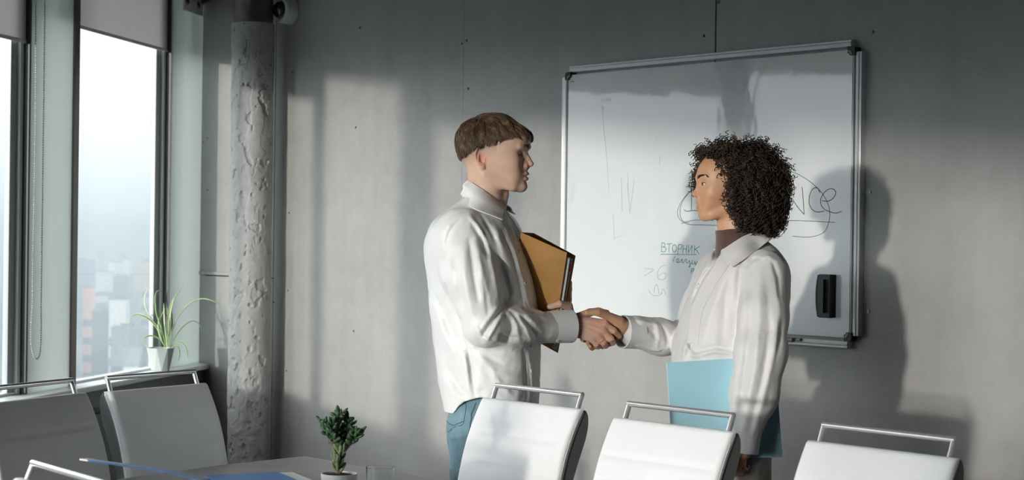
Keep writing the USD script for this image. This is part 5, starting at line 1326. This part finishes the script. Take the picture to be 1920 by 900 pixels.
# jeans
JEAN = [([(846, 800), (858, 806), (866, 812)], 2, -.003)]
def man_jeans(p):
    h = M(908, 745)
    R_ = RM.copy(); R_[0] = [math.cos(.24), -math.sin(.24), 0]; R_[1] = [math.sin(.24), math.cos(.24), 0]; R_[2] = [0, 0, 1]
    d = ellip(p, M(912, 780), (.102, .160, .110), R_)
    d = smin(d, ellip(p, M(914, 742), (.098, .150, .085), R_), .03)
    d = smin(d, ellip(p, M(878, 806), (.046, .120, .075), R_), .03)
    for (hh, kn, an), sgn in zip(LM, (-1, 1)):
        a, b, c = c_of(hh), c_of(kn), c_of(an)
        a = a + np.array([0.0, 0, -.04]); c2 = c + np.array([0, 0, -.035])
        d = smin(d, chain_(p, [a, b, c2], (.086, .074, .066), .05), .03)
    top = p[:, 2] - M(906, 722)[2]
    d = np.maximum(d, top)
    w = meshkit.fbm(p * np.array([26, 26, 12]) + 2, 3, 14) - .5
    return d - .009 * w - np.where(p[:, 1] < DM, folds(p, [([(842, 812), (852, 802), (868, 796)], 4, -.006), ([(840, 826), (856, 820), (872, 822)], 4, .006), ([(866, 770), (862, 800), (868, 850), (872, 900)], 2, .0025)]), 0)
V, F = surface(man_jeans, M(790, 1330, -.27), M(1010, 722, .27), .0075)
jeans = lens_obj('jeans', V, F, M_JEANS, man, man_org)
def lay(name, pts, fn, w, parent, material, n=60, rad=.0011):
    c = on_surface(fn, smooth_path([M(*q) for q in pts], n), .0002); m = tube(c, rad, 6); lens_obj(name, m.vertices, m.faces, material, parent, man_org)
M_STITCH = plain('jeans_stitch', (.06, .12, .16), .8)
pk = [(851, 776, -.12), (868, 768, -.15), (872, 790, -.16), (866, 800, -.15), (853, 806, -.13), (848, 792, -.12)]
lay('pocket_seam', [(846, 790, -.10), (856, 795, -.14), (868, 790, -.17)], man_jeans, 0, jeans, M_STITCH)
lay('pocket_seam', [(849, 800, -.10), (858, 802, -.14), (869, 795, -.17)], man_jeans, 0, jeans, M_STITCH)
lay('pocket_seam', [(868, 750, -.16), (870, 772, -.17), (869, 795, -.17)], man_jeans, 0, jeans, M_STITCH)
lay('side_seam', [(889, 748, -.19), (880, 790, -.2), (872, 850, -.2), (868, 900, -.19)], man_jeans, 0, jeans, M_STITCH, rad=.0018)
M_SHOE = plain('shoe_white', (.62, .61, .59), .5)
for hh, kn, an in LM:
    obj('shoe', T(foot_mesh(an, fw), -man_org), M_SHOE, man, smooth=50)

# the binder under his left arm
M_TAN = mottled('binder_tan', (.40, .205, .062), (.46, .245, .08), 25, .55, .15, 300)
M_TAN_D = mottled('binder_inside', (.20, .10, .04), (.26, .14, .06), 25, .6, .1, 300)
fo = [M(977, 436, -.085), M(1063, 474, -.105), M(1036, 654, .040)]; fo.append(fo[0] + fo[2] - fo[1])
bo = [M(1000, 437, -.020), M(1079, 480, -.035), M(1046, 662, .105)]; bo.append(bo[0] + bo[2] - bo[1])
borg = w_of(M(1010, 640, .02))
bt = thing('binder', 'tan brown binder full of papers held under the arm of the man in white', 'binder', borg)
def plate(q, th, inset=0):
    q = [w_of(x) - borg for x in q]; n = np.cross(q[1] - q[0], q[3] - q[0]); n /= np.linalg.norm(n); return slab(q, th, n)
obj('front_cover', plate(fo, .0022), M_TAN, bt, smooth=False); obj('back_cover', plate(bo, .0022), M_TAN, bt, smooth=False)
obj('spine', cat_(plate([fo[0], bo[0], bo[3], fo[3]], .0022)), M_TAN_D, bt, smooth=False)
def lerp(a, b, t): return a + (b - a) * t
def sheetq(t, i0, i1, tp, bt_):
    a, b, c, d_ = [lerp(f_, b_, t) for f_, b_ in zip(fo, bo)]
    tl, tr = lerp(a, b, i0), lerp(a, b, i1); bl, br = lerp(d_, c, i0), lerp(d_, c, i1)
    return [lerp(tl, bl, tp), lerp(tr, br, tp), lerp(tr, br, bt_), lerp(tl, bl, bt_)]
for k, (t_, i1, tp) in enumerate(((.14, 1.05, .045), (.30, 1.02, .05), (.44, 1.045, .04), (.55, 1.01, .05), (.66, .99, .06), (.76, .95, .05))):
    obj('paper', plate(sheetq(t_, .06, i1, tp, .985), .0045), M_PAPER if k % 2 else plain(f'paper_grey_{k}', (.55, .54, .52), .6), bt, smooth=False)
obj('index_tab', plate(sheetq(.40, 1.02, 1.065, .10, .17), .004), plain('tab_pink', (.62, .16, .16), .6), bt, smooth=False, label='pink index tab')
# ------------------------------------------------------------------ the woman
DW = 5.32; SW = FPX / DW
def W(px, py, dd=0.0): return pix(px, py, DW + dd)
wom_org = w_of(W(1395, 700, 0.0)) * [1, 1, 0]
wom = thing('person', 'person with curly black hair in a cream blouse over a brown turtleneck, shaking hands', 'person', wom_org)
YW = .22; RW = yaw_frame((-math.cos(YW), -math.sin(YW)), pitch=.0)
HOW = W(1352, 346); kw = 1 / math.cos(YW)
def wu(px): return (1352 - px) / SW * kw
HW = dict(axis=-.012, range=(-.128, .080), front=[(.080, wu(1334)), (.066, wu(1320)), (.045, wu(1312.5)), (.025, wu(1309)), (.004, wu(1308)), (-.020, wu(1308)), (-.045, wu(1307.5)), (-.058, wu(1308.5)), (-.066, wu(1309)), (-.075, wu(1309)), (-.085, wu(1310.5)), (-.097, wu(1310.5)), (-.111, wu(1317)), (-.128, wu(1335))],
          back=[(.080, -.10), (.04, -.115), (0, -.105), (-.05, -.085), (-.128, -.06)],
          width=[(.080, .060), (.05, .0675), (.02, .0685), (-.01, .0665), (-.035, .0625), (-.06, .0550), (-.085, .0455), (-.105, .036), (-.128, .030)],
          power=[(.080, 2.2), (.03, 2.4), (0, 2.3), (-.04, 2.1), (-.08, 1.95), (-.128, 2.0)], jaw=((.050, -.1125), (-.015, -.098)),
          skull=((-.020, 0, .022), (.094, .069, .094)), eye=(.0605, .0295, -.001), eye_r=.0115, lid=(.46, .36),
          bumps=[((.036, .043, -.028), (.024, .014, .020), .035), ((.047, 0, -.067), (.0265, .034, .028), .014), ((.0555, 0, -.0985), (.0135, .0165, .0135), .014), ((.047, .030, -.050), (.017, .014, .020), .02)],
          bones=[((.0745, .007, .0215), (.060, .041, .0215), .0050, .0045, .012), ((.042, .027, -.098), (-.030, .050, -.066), .0085, .0100, .020)],
          nose=dict(root=(.0685, 0, .004), mid=(.0760, 0, -.015), tip=(.0868, 0, -.0290), wing=(.0745, .0112, -.0355), base=(.0720, 0, -.0420), r=(.0055, .0064, .0078, .0066), nostril=(.0795, .0056, -.0412), body=[((.062, 0, .004), (.063, 0, -.030), .0095, .0160), ((.058, 0, -.030), (.055, 0, -.050), .018, .020)]),
          lips=dict(u0=(.0752, 0, -.0575), u1=(.0735, .009, -.0572), c=(.0575, .0240, -.0620), l0=(.0728, 0, -.0725), l1=(.0715, .009, -.0722), r=(.0052, .0060), m0=(.0800, 0, -.0648), m1=(.0758, .010, -.0650)))
hw_s = head_sdf(HW)
def wom_head(p):
    d = hw_s((p - HOW) @ RW.T)
    nk = cone_(p, W(1372, 385), W(1384, 470), .0470, .052); nk = smin(nk, cone_(p, W(1360, 408), W(1368, 440), .020, .034), .02)
    d = smin(d, nk, .016)
    return np.maximum(d, (W(1384, 468)[2] - p[:, 2]))
def wom_rhand(p):
    mc = [W(1124, 608, .040), W(1120, 618, .044), W(1118, 628, .042), W(1118, 637, .036)]
    fin = [([mc[0], W(1098, 618, .038), W(1086, 626, .020), W(1080, 629, .000)], (.0100, .0090, .0082, .0070)), ([mc[1], W(1104, 630, .036), W(1096, 637, .018), W(1092, 637, -.002)], (.0100, .0090, .0082, .0070)),
           ([mc[2], W(1112, 640, .034), W(1105, 645, .016), W(1102, 643, -.002)], (.0096, .0086, .0078, .0068)), ([mc[3], W(1115, 648, .026), W(1110, 653, .012), W(1106, 650, -.002)], (.0086, .0078, .0072, .0064)),
           ([W(1160, 603, .006), W(1142, 594, -.010), W(1121, 586, -.036), W(1101, 586, -.040)], (.0185, .0135, .0108, .0082))]
    palm = [(W(1184, 614, .030), W(1162, 612, .024), .0235, .023), (W(1162, 606, .024), mc[0], .0195, .0125), (W(1162, 612, .026), mc[1], .0195, .0122), (W(1162, 618, .026), mc[2], .018, .0118), (W(1162, 622, .024), mc[3], .016, .0108), (W(1166, 612, .016), W(1146, 598, .000), .020, .017)]
    return hand(p, None, fin, palm, .006)
FZ = -.185                                                                 # depth of the folder against her side
def wom_lhand(p):
    mc = [W(1372, 862, -.232), W(1376, 867, -.220), W(1383, 870, -.208), W(1391, 869, -.200)]
    fin = [([mc[0], W(1366, 878, -.226), W(1371, 889, -.208), W(1380, 887, -.196)], (.0105, .0096, .0088, .0078)), ([mc[1], W(1373, 880, -.214), W(1380, 888, -.198), W(1388, 884, -.190)], (.0102, .0094, .0086, .0076)),
           ([mc[2], W(1383, 880, -.200), W(1389, 886, -.188), W(1395, 880, -.182)], (.0098, .009, .0082, .0074)), ([mc[3], W(1393, 877, -.192), W(1397, 882, -.182), W(1402, 876, -.178)], (.009, .0082, .0076, .007)),
           ([W(1384, 850, -.250), W(1374, 862, -.262), W(1368, 874, -.258), W(1370, 884, -.250)], (.015, .0115, .0098, .0080))]
    palm = [(W(1397, 832, -.235), W(1392, 846, -.232), .023, .0235)] + [(W(1390, 848, -.230), m_, .019, .0125) for m_ in mc]
    return hand(p, None, fin, palm, .006)
hipw = w_of(W(1372, 745)); fww = np.array([-math.cos(YW), -math.sin(YW), 0]) @ BASIS; fww[2] = 0; fww /= np.linalg.norm(fww); lfw = np.array([-fww[1], fww[0], 0])
def leg_w(side, ahead):
    h = hipw + lfw * side * .085; h[2] = hipw[2] - .03
    return h, hipw * [1, 1, 0] + lfw * side * .085 + fww * (.01 + ahead * .5) + [0, 0, .47], hipw * [1, 1, 0] + lfw * side * .09 + fww * (-.02 + ahead) + [0, 0, .09]
LW = [leg_w(-1, .03), leg_w(1, -.02)]
def wom_core(p):
    d = cone_(p, W(1392, 520), W(1375, 640), .085, .085); d = smin(d, cone_(p, W(1375, 640), W(1368, 735), .085, .105), .05)
    d = smin(d, cone_(p, W(1382, 462), W(1392, 520), .05, .08), .05)
    for a, b, c in (((1430, 505, -.14), (1428, 655, -.215), (1397, 832, -.235)), ((1345, 505, .14), (1290, 640, .17), (1184, 614, .030))):
        d = smin(d, chain_(p, [W(*a), W(*b), W(*c)], (.040, .034, .022), .03), .03)
    for h, kn, an in LW: d = smin(d, chain_(p, [c_of(h), c_of(kn), c_of(an)], (.070, .048, .034), .03), .03)
    return d
partsW = [surface(wom_head, W(1270, 470, -.12), W(1440, 270, .12), .0021)]
lo, hi = bounds_of([W(1070, 580, 0), W(1190, 660, 0)], np.array([.01, .07, .01])); partsW.append(surface(wom_rhand, lo, hi, .0022))
lo, hi = bounds_of([W(1355, 825, -.23), W(1410, 895, -.21)], np.array([.015, .06, .015])); partsW.append(surface(wom_lhand, lo, hi, .0024))
lo, hi = bounds_of([W(1180, 450, -.3), W(1480, 1330, .3)], np.array([.03, .02, .02])); partsW.append(surface(wom_core, lo, hi, .011, coarse=3))
V, F = join(partsW)
bodyw = lens_obj('body', V, F, M_SKIN_W, wom, wom_org)
q = (V - HOW) @ RW.T; s_ = np.stack([q[:, 0], np.abs(q[:, 1]), q[:, 2]], 1); inhead = np.linalg.norm(q, axis=1) < .17
Lp = HW['lips']
lipd = np.minimum.reduce([cone_(s_, Lp['u0'], Lp['u1'], .0054, .0050), cone_(s_, Lp['u1'], Lp['c'], .0048, .0010), cone_(s_, Lp['l0'], Lp['l1'], .0062, .0058), cone_(s_, Lp['l1'], Lp['c'], .0052, .0010)])
add_float(bodyw, 'lip', np.where(inhead, np.clip(.6 - lipd / .0016, 0, 1) * .85, 0))
chk = np.exp(-(np.linalg.norm(s_ - [.045, .042, -.035], axis=1) / .028) ** 2)
add_float(bodyw, 'blush', np.where(inhead, .35 * chk, 0)); add_float(bodyw, 'stubble', np.zeros(len(V)))
M_IRIS_W = eye_mat('iris_brown', (.07, .045, .025))
for sd in (-1, 1):
    eyeball(wom, wom_org, HOW + np.array([HW['eye'][0], sd * HW['eye'][1], HW['eye'][2]]) @ RW, HW['eye_r'], np.array([.97, .06 * sd, .03]) @ RW, M_IRIS_W)
r9 = np.random.default_rng(9)
brow(wom, wom_org, hw_s, HOW, RW, [(.079, .009, .0180), (.074, .019, .0222), (.067, .030, .0240), (.057, .040, .0222), (.050, .045, .0190)], plain('brow_black', (.028, .018, .013), .5), r9, n=190, w=.0010, spread=.0030)
# lashes: a dark rim on the upper lid
E_ = np.array(HW['eye'])
for sd in (-1, 1):
    az = np.linspace(-.65, 1.38, 22); el = .46 * np.sqrt(np.clip(1 - ((az - .36) / 1.10) ** 2, 0, 1)); rr_ = HW['eye_r'] + .0022
    c = np.stack([rr_ * np.cos(az) * np.cos(el), rr_ * np.sin(az) * np.cos(el) - .004 * 0, rr_ * np.sin(el)], 1) + E_
    c = c * [1, sd, 1]
    m = tube(HOW + c @ RW, np.linspace(.0006, .0011, 22), 6); lens_obj('lashes', m.vertices, m.faces, plain(f'lash_{sd + 1}', (.02, .014, .012), .6), wom, wom_org)

# hair: a dark inner mass and many separate ringlets
M_HAIR_WC = plain('hair_black_core', (.010, .008, .007), .85)
M_HAIR_W = hair_mat('hair_black', (.010, .007, .006), (.026, .016, .012), (.125, .070, .046), .34)
FACE_L = [(1337, 300), (1342, 312), (1346, 330), (1348, 348), (1352, 366), (1360, 385), (1367, 400), (1374, 414), (1384, 428)]
def face_x(py): return np.interp(py, [y for _, y in FACE_L], [x for x, _ in FACE_L])
def hair_mass(p):
    d = ellip(p, W(1409, 349, .0), (.112, .112, .128)); d = smin(d, ellip(p, W(1420, 390, -.01), (.088, .095, .064)), .03)
    d = smin(d, ellip(p, W(1368, 300, .0), (.058, .085, .052)), .03)
    pp = pix_of(p)
    # keep the near side of the face clear of hair, and the far side only behind the brow
    clear = (face_x(pp[:, 1]) - pp[:, 0]) / SW
    d = smax(d, np.where(pp[:, 1] > 296, clear, -.05) , .012)
    top = ellip(p, W(1335, 288, .012), (.038, .070, .024)); d = smin(d, top, .02)
    far = ellip(p, W(1322, 322, .085), (.036, .024, .052)); d = smin(d, far, .02)
    return d
def hm_(p): return np.maximum(hair_mass(p), -(hw_s((p - HOW) @ RW.T) + .001) * 0 - 1)
def hair_core(p): return hair_mass(p) + .010 - .012 * (meshkit.fbm(p * 60 + 3, 2, 3) - .5)
Vh, Fh = surface(hair_core, W(1270, 470, -.16), W(1510, 240, .16), .0045)
hairw = lens_obj('hair', Vh, Fh, M_HAIR_WC, wom, wom_org)
cen = W(1400, 345, 0)
ids = r9.choice(len(Vh), 4300, replace=len(Vh) < 4300)
curl, wid = [], []
for i_ in ids:
    root = Vh[i_]; out = root - cen; out /= np.linalg.norm(out)
    pr = pix_of(root[None])[0]
    n = 34; L = r9.uniform(.030, .062)
    down = np.array([0, 0, -1.0]); low = np.clip((pr[1] - 300) / 130, 0, 1)
    d0 = out * r9.uniform(.25, .55) + down * (.25 + .75 * low) + r9.normal(0, .25, 3)
    d0 /= np.linalg.norm(d0)
    a1 = np.cross(d0, r9.normal(0, 1, 3)); a1 /= np.linalg.norm(a1); a2 = np.cross(d0, a1)
    rad = r9.uniform(.0038, .0068); turns = L / r9.uniform(.010, .016); ph = r9.uniform(0, 6.28); s = np.linspace(0, 1, n)
    R_ = rad * np.minimum(1, s * 4 + .3)
    c = root - out * .008 + np.outer(s * L, d0) + np.outer(s ** 2 * L * .35, down - d0 * (down @ d0)) + (R_ * np.cos(ph + turns * 6.28 * s))[:, None] * a1 + (R_ * np.sin(ph + turns * 6.28 * s))[:, None] * a2
    pp = pix_of(c); near = c[:, 1] < DW + .05
    bad = near & (pp[:, 1] > 299) & (pp[:, 1] < 432) & (pp[:, 0] < face_x(pp[:, 1]) - 5 + 4 * np.sin(i_))
    hid = hw_s((c - HOW) @ RW.T) < -.004
    if bad.any() or (pp[:, 0] < 1287).any() or (pp[:, 1] > 449).any() and (pp[:, 0] < 1400).any(): continue
    curl.append(c); wid.append(np.linspace(.0034, .0018, n) * r9.uniform(.75, 1.15))
for k in range(200):                                                       # flyaway curls that break the outline
    i_ = r9.integers(len(Vh)); root = Vh[i_]; out = root - cen; out /= np.linalg.norm(out)
    n = 30; L = r9.uniform(.018, .034); d0 = out + r9.normal(0, .5, 3); d0 /= np.linalg.norm(d0); a1 = np.cross(d0, r9.normal(0, 1, 3)); a1 /= np.linalg.norm(a1); a2 = np.cross(d0, a1)
    s = np.linspace(0, 1, n); rad = r9.uniform(.003, .006); tr = L / .012
    c = root + np.outer(s * L * .8, d0) + rad * np.cos(tr * 6.28 * s)[:, None] * a1 + rad * np.sin(tr * 6.28 * s)[:, None] * a2
    pp = pix_of(c)
    if ((pp[:, 1] > 299) & (pp[:, 1] < 440) & (pp[:, 0] < face_x(pp[:, 1])) & (c[:, 1] < DW + .05)).any() or (pp[:, 0] < 1284).any() or (pp[:, 1] > 452).any(): continue
    curl.append(c); wid.append(np.full(n, .0009))
strands('curls', curl, wid, M_HAIR_W, hairw, wom_org, kind='stuff')

# ------------------------------------------------------------------ the woman's clothes
M_BLOUSE = cloth_mat('blouse_cream', (.655, .635, .625), .5, 1500, .2, .03)
M_TURTLE = mottled('turtleneck_brown', (.070, .030, .022), (.095, .045, .033), 30, .8, .5, 700, sheen_weight=.4)
M_TROUSER = mottled('trousers_taupe', (.33, .28, .25), (.42, .37, .34), 60, .85, .3, 900, stretch=(1, 1, .3))
TORSO_W = [(452, 1372, 1438), (462, 1352, 1450), (480, 1327, 1463), (500, 1313, 1472), (520, 1304, 1476), (550, 1295, 1476), (580, 1284, 1474), (610, 1273, 1471), (640, 1264, 1468), (660, 1260, 1466), (676, 1259, 1463), (700, 1266, 1460), (720, 1272, 1458)]
HALF_W = [(452, .055), (462, .085), (476, .130), (490, .160), (505, .172), (540, .172), (600, .158), (660, .150), (720, .152)]
torso_w = slices(TORSO_W, DW, HALF_W, -YW)
FOLD_W = [([(1357, 474), (1340, 498), (1322, 525), (1311, 548), (1300, 572), (1294, 600), (1292, 630)], 3.0, .0050), ([(1350, 474), (1334, 496), (1316, 522), (1305, 546), (1295, 572)], 3.0, -.0065), ([(1340, 480), (1322, 505), (1306, 535), (1294, 570)], 4, .0045),
          ([(1372, 500), (1350, 540), (1330, 600), (1318, 650)], 9, .0050), ([(1392, 470), (1386, 520), (1384, 580), (1378, 636)], 5, -.0060), ([(1368, 520), (1360, 580), (1352, 640)], 7, -.0035),
          ([(1292, 632), (1284, 650), (1280, 672)], 4, .0080), ([(1300, 640), (1294, 655), (1290, 672)], 3.5, -.0075), ([(1285, 645), (1298, 664), (1310, 672)], 4, .0070), ([(1300, 668), (1340, 658), (1376, 664)], 4, .0060), ([(1305, 660), (1340, 650), (1374, 655)], 4, -.0045), ([(1270, 640), (1266, 665), (1264, 690)], 4, -.0040),
          ([(1396, 520), (1390, 590), (1382, 660), (1374, 740), (1370, 800)], 8, .0055), ([(1410, 540), (1406, 620), (1396, 700), (1386, 780), (1382, 812)], 6, -.0055), ([(1424, 520), (1424, 600), (1416, 690), (1400, 770), (1394, 812)], 7, .0055), ([(1440, 540), (1442, 620), (1432, 700), (1416, 770), (1404, 812)], 6, -.0055), ([(1456, 520), (1460, 590), (1452, 660), (1438, 720), (1420, 780), (1412, 812)], 7, .0055),
          ([(1420, 486), (1440, 480), (1456, 492)], 4, .0045), ([(1448, 488), (1458, 520), (1462, 560)], 4, -.0050), ([(1400, 500), (1412, 486), (1430, 484)], 3.5, -.0045), ([(1466, 600), (1462, 640), (1454, 676)], 4, -.005), ([(1370, 800), (1372, 812), (1373, 820)], 3, -.004),
          ([(1190, 600), (1215, 604), (1240, 612)], 4, .0050), ([(1180, 645), (1215, 655), (1250, 662)], 5, .0045), ([(1200, 612), (1222, 622), (1236, 640)], 4, -.0050), ([(1240, 605), (1250, 630), (1254, 660)], 4, -.0065), ([(1228, 600), (1236, 625), (1232, 655)], 4, .0045)]
def hit(fn, px, py, dd0=-.36, dd1=.30, D=None):
    t = np.linspace(dd0, dd1, 400); P = np.array([pix(px, py, (D or DW) + x) for x in t]); v = fn(P); k = np.argmax(v < 0)
    return P[k] if (v < 0).any() else P[np.argmin(v)]
V_LINE = [(1350, 460), (1341, 480), (1331, 502)]
V_R = [.021, .016, .0085]
V_PTS = [hit(torso_w, *q_) for q_ in V_LINE]
def wom_blouse(p):
    d = torso_w(p)
    ls = chain_(p, [W(1432, 512, -.125), W(1430, 590, -.190), W(1427, 660, -.222)], (.072, .0735, .076), .03)
    ls = smin(ls, chain_(p, [W(1427, 660, -.222), W(1414, 740, -.232), W(1398, 812, -.236)], (.076, .068, .0440), .03), .02)
    rs = chain_(p, [W(1345, 512, .120), W(1315, 580, .16), W(1290, 636, .170)], (.070, .062, .056), .03)
    rs = smin(rs, chain_(p, [W(1290, 636, .170), W(1235, 632, .100), W(1190, 622, .045)], (.056, .054, .050), .03), .02)
    d = smin(d, rs, .02); d = smin(d, ls, .016)
    d = smin(d, cone_(p, W(1398, 468), W(1396, 500), .052, .10), .03)
    w = meshkit.fbm(p * np.array([18, 18, 8]) + 15, 3, 24) - .5
    w2 = meshkit.fbm(p * np.array([42, 42, 12]) + 19, 2, 28) - .5
    pp = pix_of(p)
    d = d - .007 * w - .0030 * w2 - np.where(p[:, 1] < DW + .05, 1.2 * folds(p, FOLD_W), 0)
    d = np.maximum(d, -cone_(p, W(1374, 425), W(1386, 480), .062, .058))
    # the open front: a wedge cut down to the turtleneck
    wedge = chain_(p, V_PTS, V_R, .004)
    d = smax(d, -wedge, .006)
    return np.maximum(d, (pp[:, 1] - 716) / SW * (p[:, 1] > DW - .165) + (p[:, 1] <= DW - .165) * np.maximum(-1, (pp[:, 1] - 822) / SW))
V, F = surface(wom_blouse, W(1150, 830, -.32), W(1495, 440, .27), .0046)
blouse = lens_obj('blouse', V, F, M_BLOUSE, wom, wom_org)
print('blouse', len(V))
# wide open collar
def leaf_w(top, bot, c, bulge=.008, n=40, rows=9, th=.0032):
    S, N = sheet(top, bot, n, rows)
    out = S - c; out[..., 2] *= .3; out /= np.maximum(np.linalg.norm(out, axis=2, keepdims=True), 1e-9)
    t = np.linspace(0, 1, rows)[:, None, None]; S = S + out * bulge * np.sin(np.pi * np.minimum(1, t * 1.4 + .05))
    return sheet_mesh(S, N, th)
cN = W(1395, 470)
def lift_(q_, k): c = hit(wom_blouse, *q_); return c + (c - W(1390, 480)) / np.linalg.norm(c - W(1390, 480)) * k
V1, F1 = leaf_w([W(1428, 436, .008), W(1420, 436, -.040), W(1404, 439, -.068), W(1380, 452, -.092), lift_((1356, 472), .012)], [W(1444, 450, .008), W(1438, 454, -.085), lift_((1424, 464), .012), lift_((1400, 482), .012), lift_((1375, 499), .010)], cN, .006)
lens_obj('collar', V1, F1, M_BLOUSE, blouse, wom_org, smooth=40)
V2, F2_ = leaf_w([W(1428, 436, .012), W(1415, 436, .055), W(1390, 441, .070), W(1364, 450, .050), W(1352, 458, .020)], [W(1442, 452, .012), W(1425, 452, .100), W(1385, 458, .125), W(1345, 474, .100), W(1326, 492, .055)], cN)
lens_obj('collar', V2, F2_, M_BLOUSE, blouse, wom_org, smooth=40)
# the near front edge, a strip of its own lying over the far panel
edge_px = [(1357, 473), (1341, 498), (1325, 524), (1312, 548), (1301, 572), (1295, 602), (1292, 640)]
A_e = [lift_(q_, .0055) for q_ in edge_px]; B_e = [lift_((x + 24 - 6 * k / 6, y + 4), .0015) for k, (x, y) in enumerate(edge_px)]
S_e, N_e = sheet(A_e, B_e, 50, 6); Vp, Fp = sheet_mesh(S_e, N_e, .0030); lens_obj('placket', Vp, Fp, M_BLOUSE, blouse, wom_org, smooth=40)
# turtleneck
def turtle(p):
    d = cone_(p, W(1372, 430), W(1384, 480), .0520, .064); d = smin(d, cone_(p, W(1384, 480), W(1388, 560), .064, .11), .03)
    d = smin(d, cone_(p, W(1374, 440, -.004), W(1366, 500, -.02), .034, .040), .02)
    d = smax(d, (p[:, 2] - (W(1372, 429)[2] + (p[:, 0] - W(1372, 429)[0]) * .10)), .004)
    d = smax(d, -cone_(p, W(1372, 400), W(1374, 436), .0475, .0475), .003)
    return d - .0010 * np.sin(p[:, 2] * 420) * np.clip((p[:, 2] - W(1372, 470)[2]) / .03, 0, 1) * .4 - .0016 * (meshkit.fbm(p * 50, 2, 2) - .5)
V, F = surface(turtle, W(1300, 570, -.14), W(1450, 415, .14), .0036)
lens_obj('turtleneck', V, F, M_TURTLE, wom, wom_org)
# cuffs
ca, cb = W(1399, 808, -.236), W(1394, 848, -.235)
fc = cuff(ca, cb, .0440, .0420); lo, hi = bounds_of([ca, cb], .06); Vq, Fq = surface(fc, lo, hi, .0025); cuf = lens_obj('cuff', Vq, Fq, M_BLOUSE, blouse, wom_org)
ca, cb = W(1198, 624, .055), W(1167, 622, .026)
fc = cuff(ca, cb, .0490, .0500); lo, hi = bounds_of([ca, cb], .07); Vq, Fq = surface(fc, lo, hi, .0025); lens_obj('cuff', Vq, Fq, M_BLOUSE, blouse, wom_org)
# trousers
def wom_trousers(p):
    R_ = np.stack([RW[0] * [1, 1, 0], RW[1] * [1, 1, 0], [0, 0, 1.0]])
    d = ellip(p, W(1372, 772), (.118, .165, .135), R_)
    d = smin(d, ellip(p, W(1408, 800), (.060, .135, .090), R_), .04)
    for h, kn, an in LW:
        a, b, c = c_of(h) + np.array([.0, 0, -.05]), c_of(kn), c_of(an) + np.array([0, 0, -.03])
        d = smin(d, chain_(p, [a, b, c], (.096, .092, .098), .05), .04)
    d = np.maximum(d, p[:, 2] - W(1372, 690)[2])
    return d - .006 * (meshkit.fbm(p * np.array([24, 24, 8]) + 12, 2, 6) - .5)
V, F = surface(wom_trousers, W(1240, 1330, -.27), W(1490, 690, .27), .008)
lens_obj('trousers', V, F, M_TROUSER, wom, wom_org)
M_SHOE_W = plain('shoe_tan', (.30, .20, .14), .45)
for hh, kn, an in LW: obj('shoe', T(foot_mesh(an, fww, .24), -wom_org), M_SHOE_W, wom, smooth=50)
M_GOLD = plain('ring_gold', (.80, .62, .36), .2, metallic=1.0)
def ring(c, axis, r, parent, org, name='ring'):
    m = trimesh.creation.torus(r, .0011, 28, 8); m.apply_transform(trimesh.geometry.align_vectors([0, 0, 1], axis / np.linalg.norm(axis))); lens_obj(name, m.vertices + c, m.faces, M_GOLD, parent, org, label='thin gold ring')
a_, b_ = W(1376, 867, -.220), W(1373, 880, -.214); ring(a_ + (b_ - a_) * .55, b_ - a_, .0104, wom, wom_org)
a_, b_ = M(1122, 629, -.020), M(1132, 643, -.019); ring(a_ + (b_ - a_) * .72, b_ - a_, .0106, man, man_org)
# the folder at her side
M_CYAN = mottled('folder_cyan', (.30, .53, .62), (.33, .56, .65), 3, .38, .05, 500)
fq = [W(1250, 680, FZ), W(1452, 668, FZ), W(1466, 857, FZ), W(1262, 862, FZ)]
forg = w_of(fq[3])
ft = thing('blue_folder', 'light blue document folder held upright at her side by the woman in the cream blouse', 'folder', forg)
def plate2(q, th, off=0.0):
    q = [w_of(x) - forg for x in q]; n = np.cross(q[1] - q[0], q[3] - q[0]); n /= np.linalg.norm(n); n = n if n @ FWD < 0 else -n
    return slab([x + n * off for x in q], th, n)
obj('front_cover', plate2(fq, .0016, .004), M_CYAN, ft, smooth=False); obj('back_cover', plate2(fq, .0016, -.004), M_CYAN, ft, smooth=False)
ins = lambda q, k: [x + (sum(q) / 4 - x) * k for x in q]
obj('papers', plate2(ins(fq, .012), .0050, -.0022), M_PAPER, ft, smooth=False)
obj('edge_strip', cat_(plate2([fq[0] + np.array([-.0012, 0, 0]), fq[0] + np.array([.0008, 0, 0]), fq[3] + np.array([.0008, 0, 0]), fq[3] + np.array([-.0012, 0, 0])], .008, -.003), plate2([fq[1] + np.array([-.0008, 0, 0]), fq[1] + np.array([.0012, 0, 0]), fq[2] + np.array([.0012, 0, 0]), fq[2] + np.array([-.0008, 0, 0])], .008, -.003)), plain('folder_edge', (.66, .72, .72), .5), ft, smooth=False)
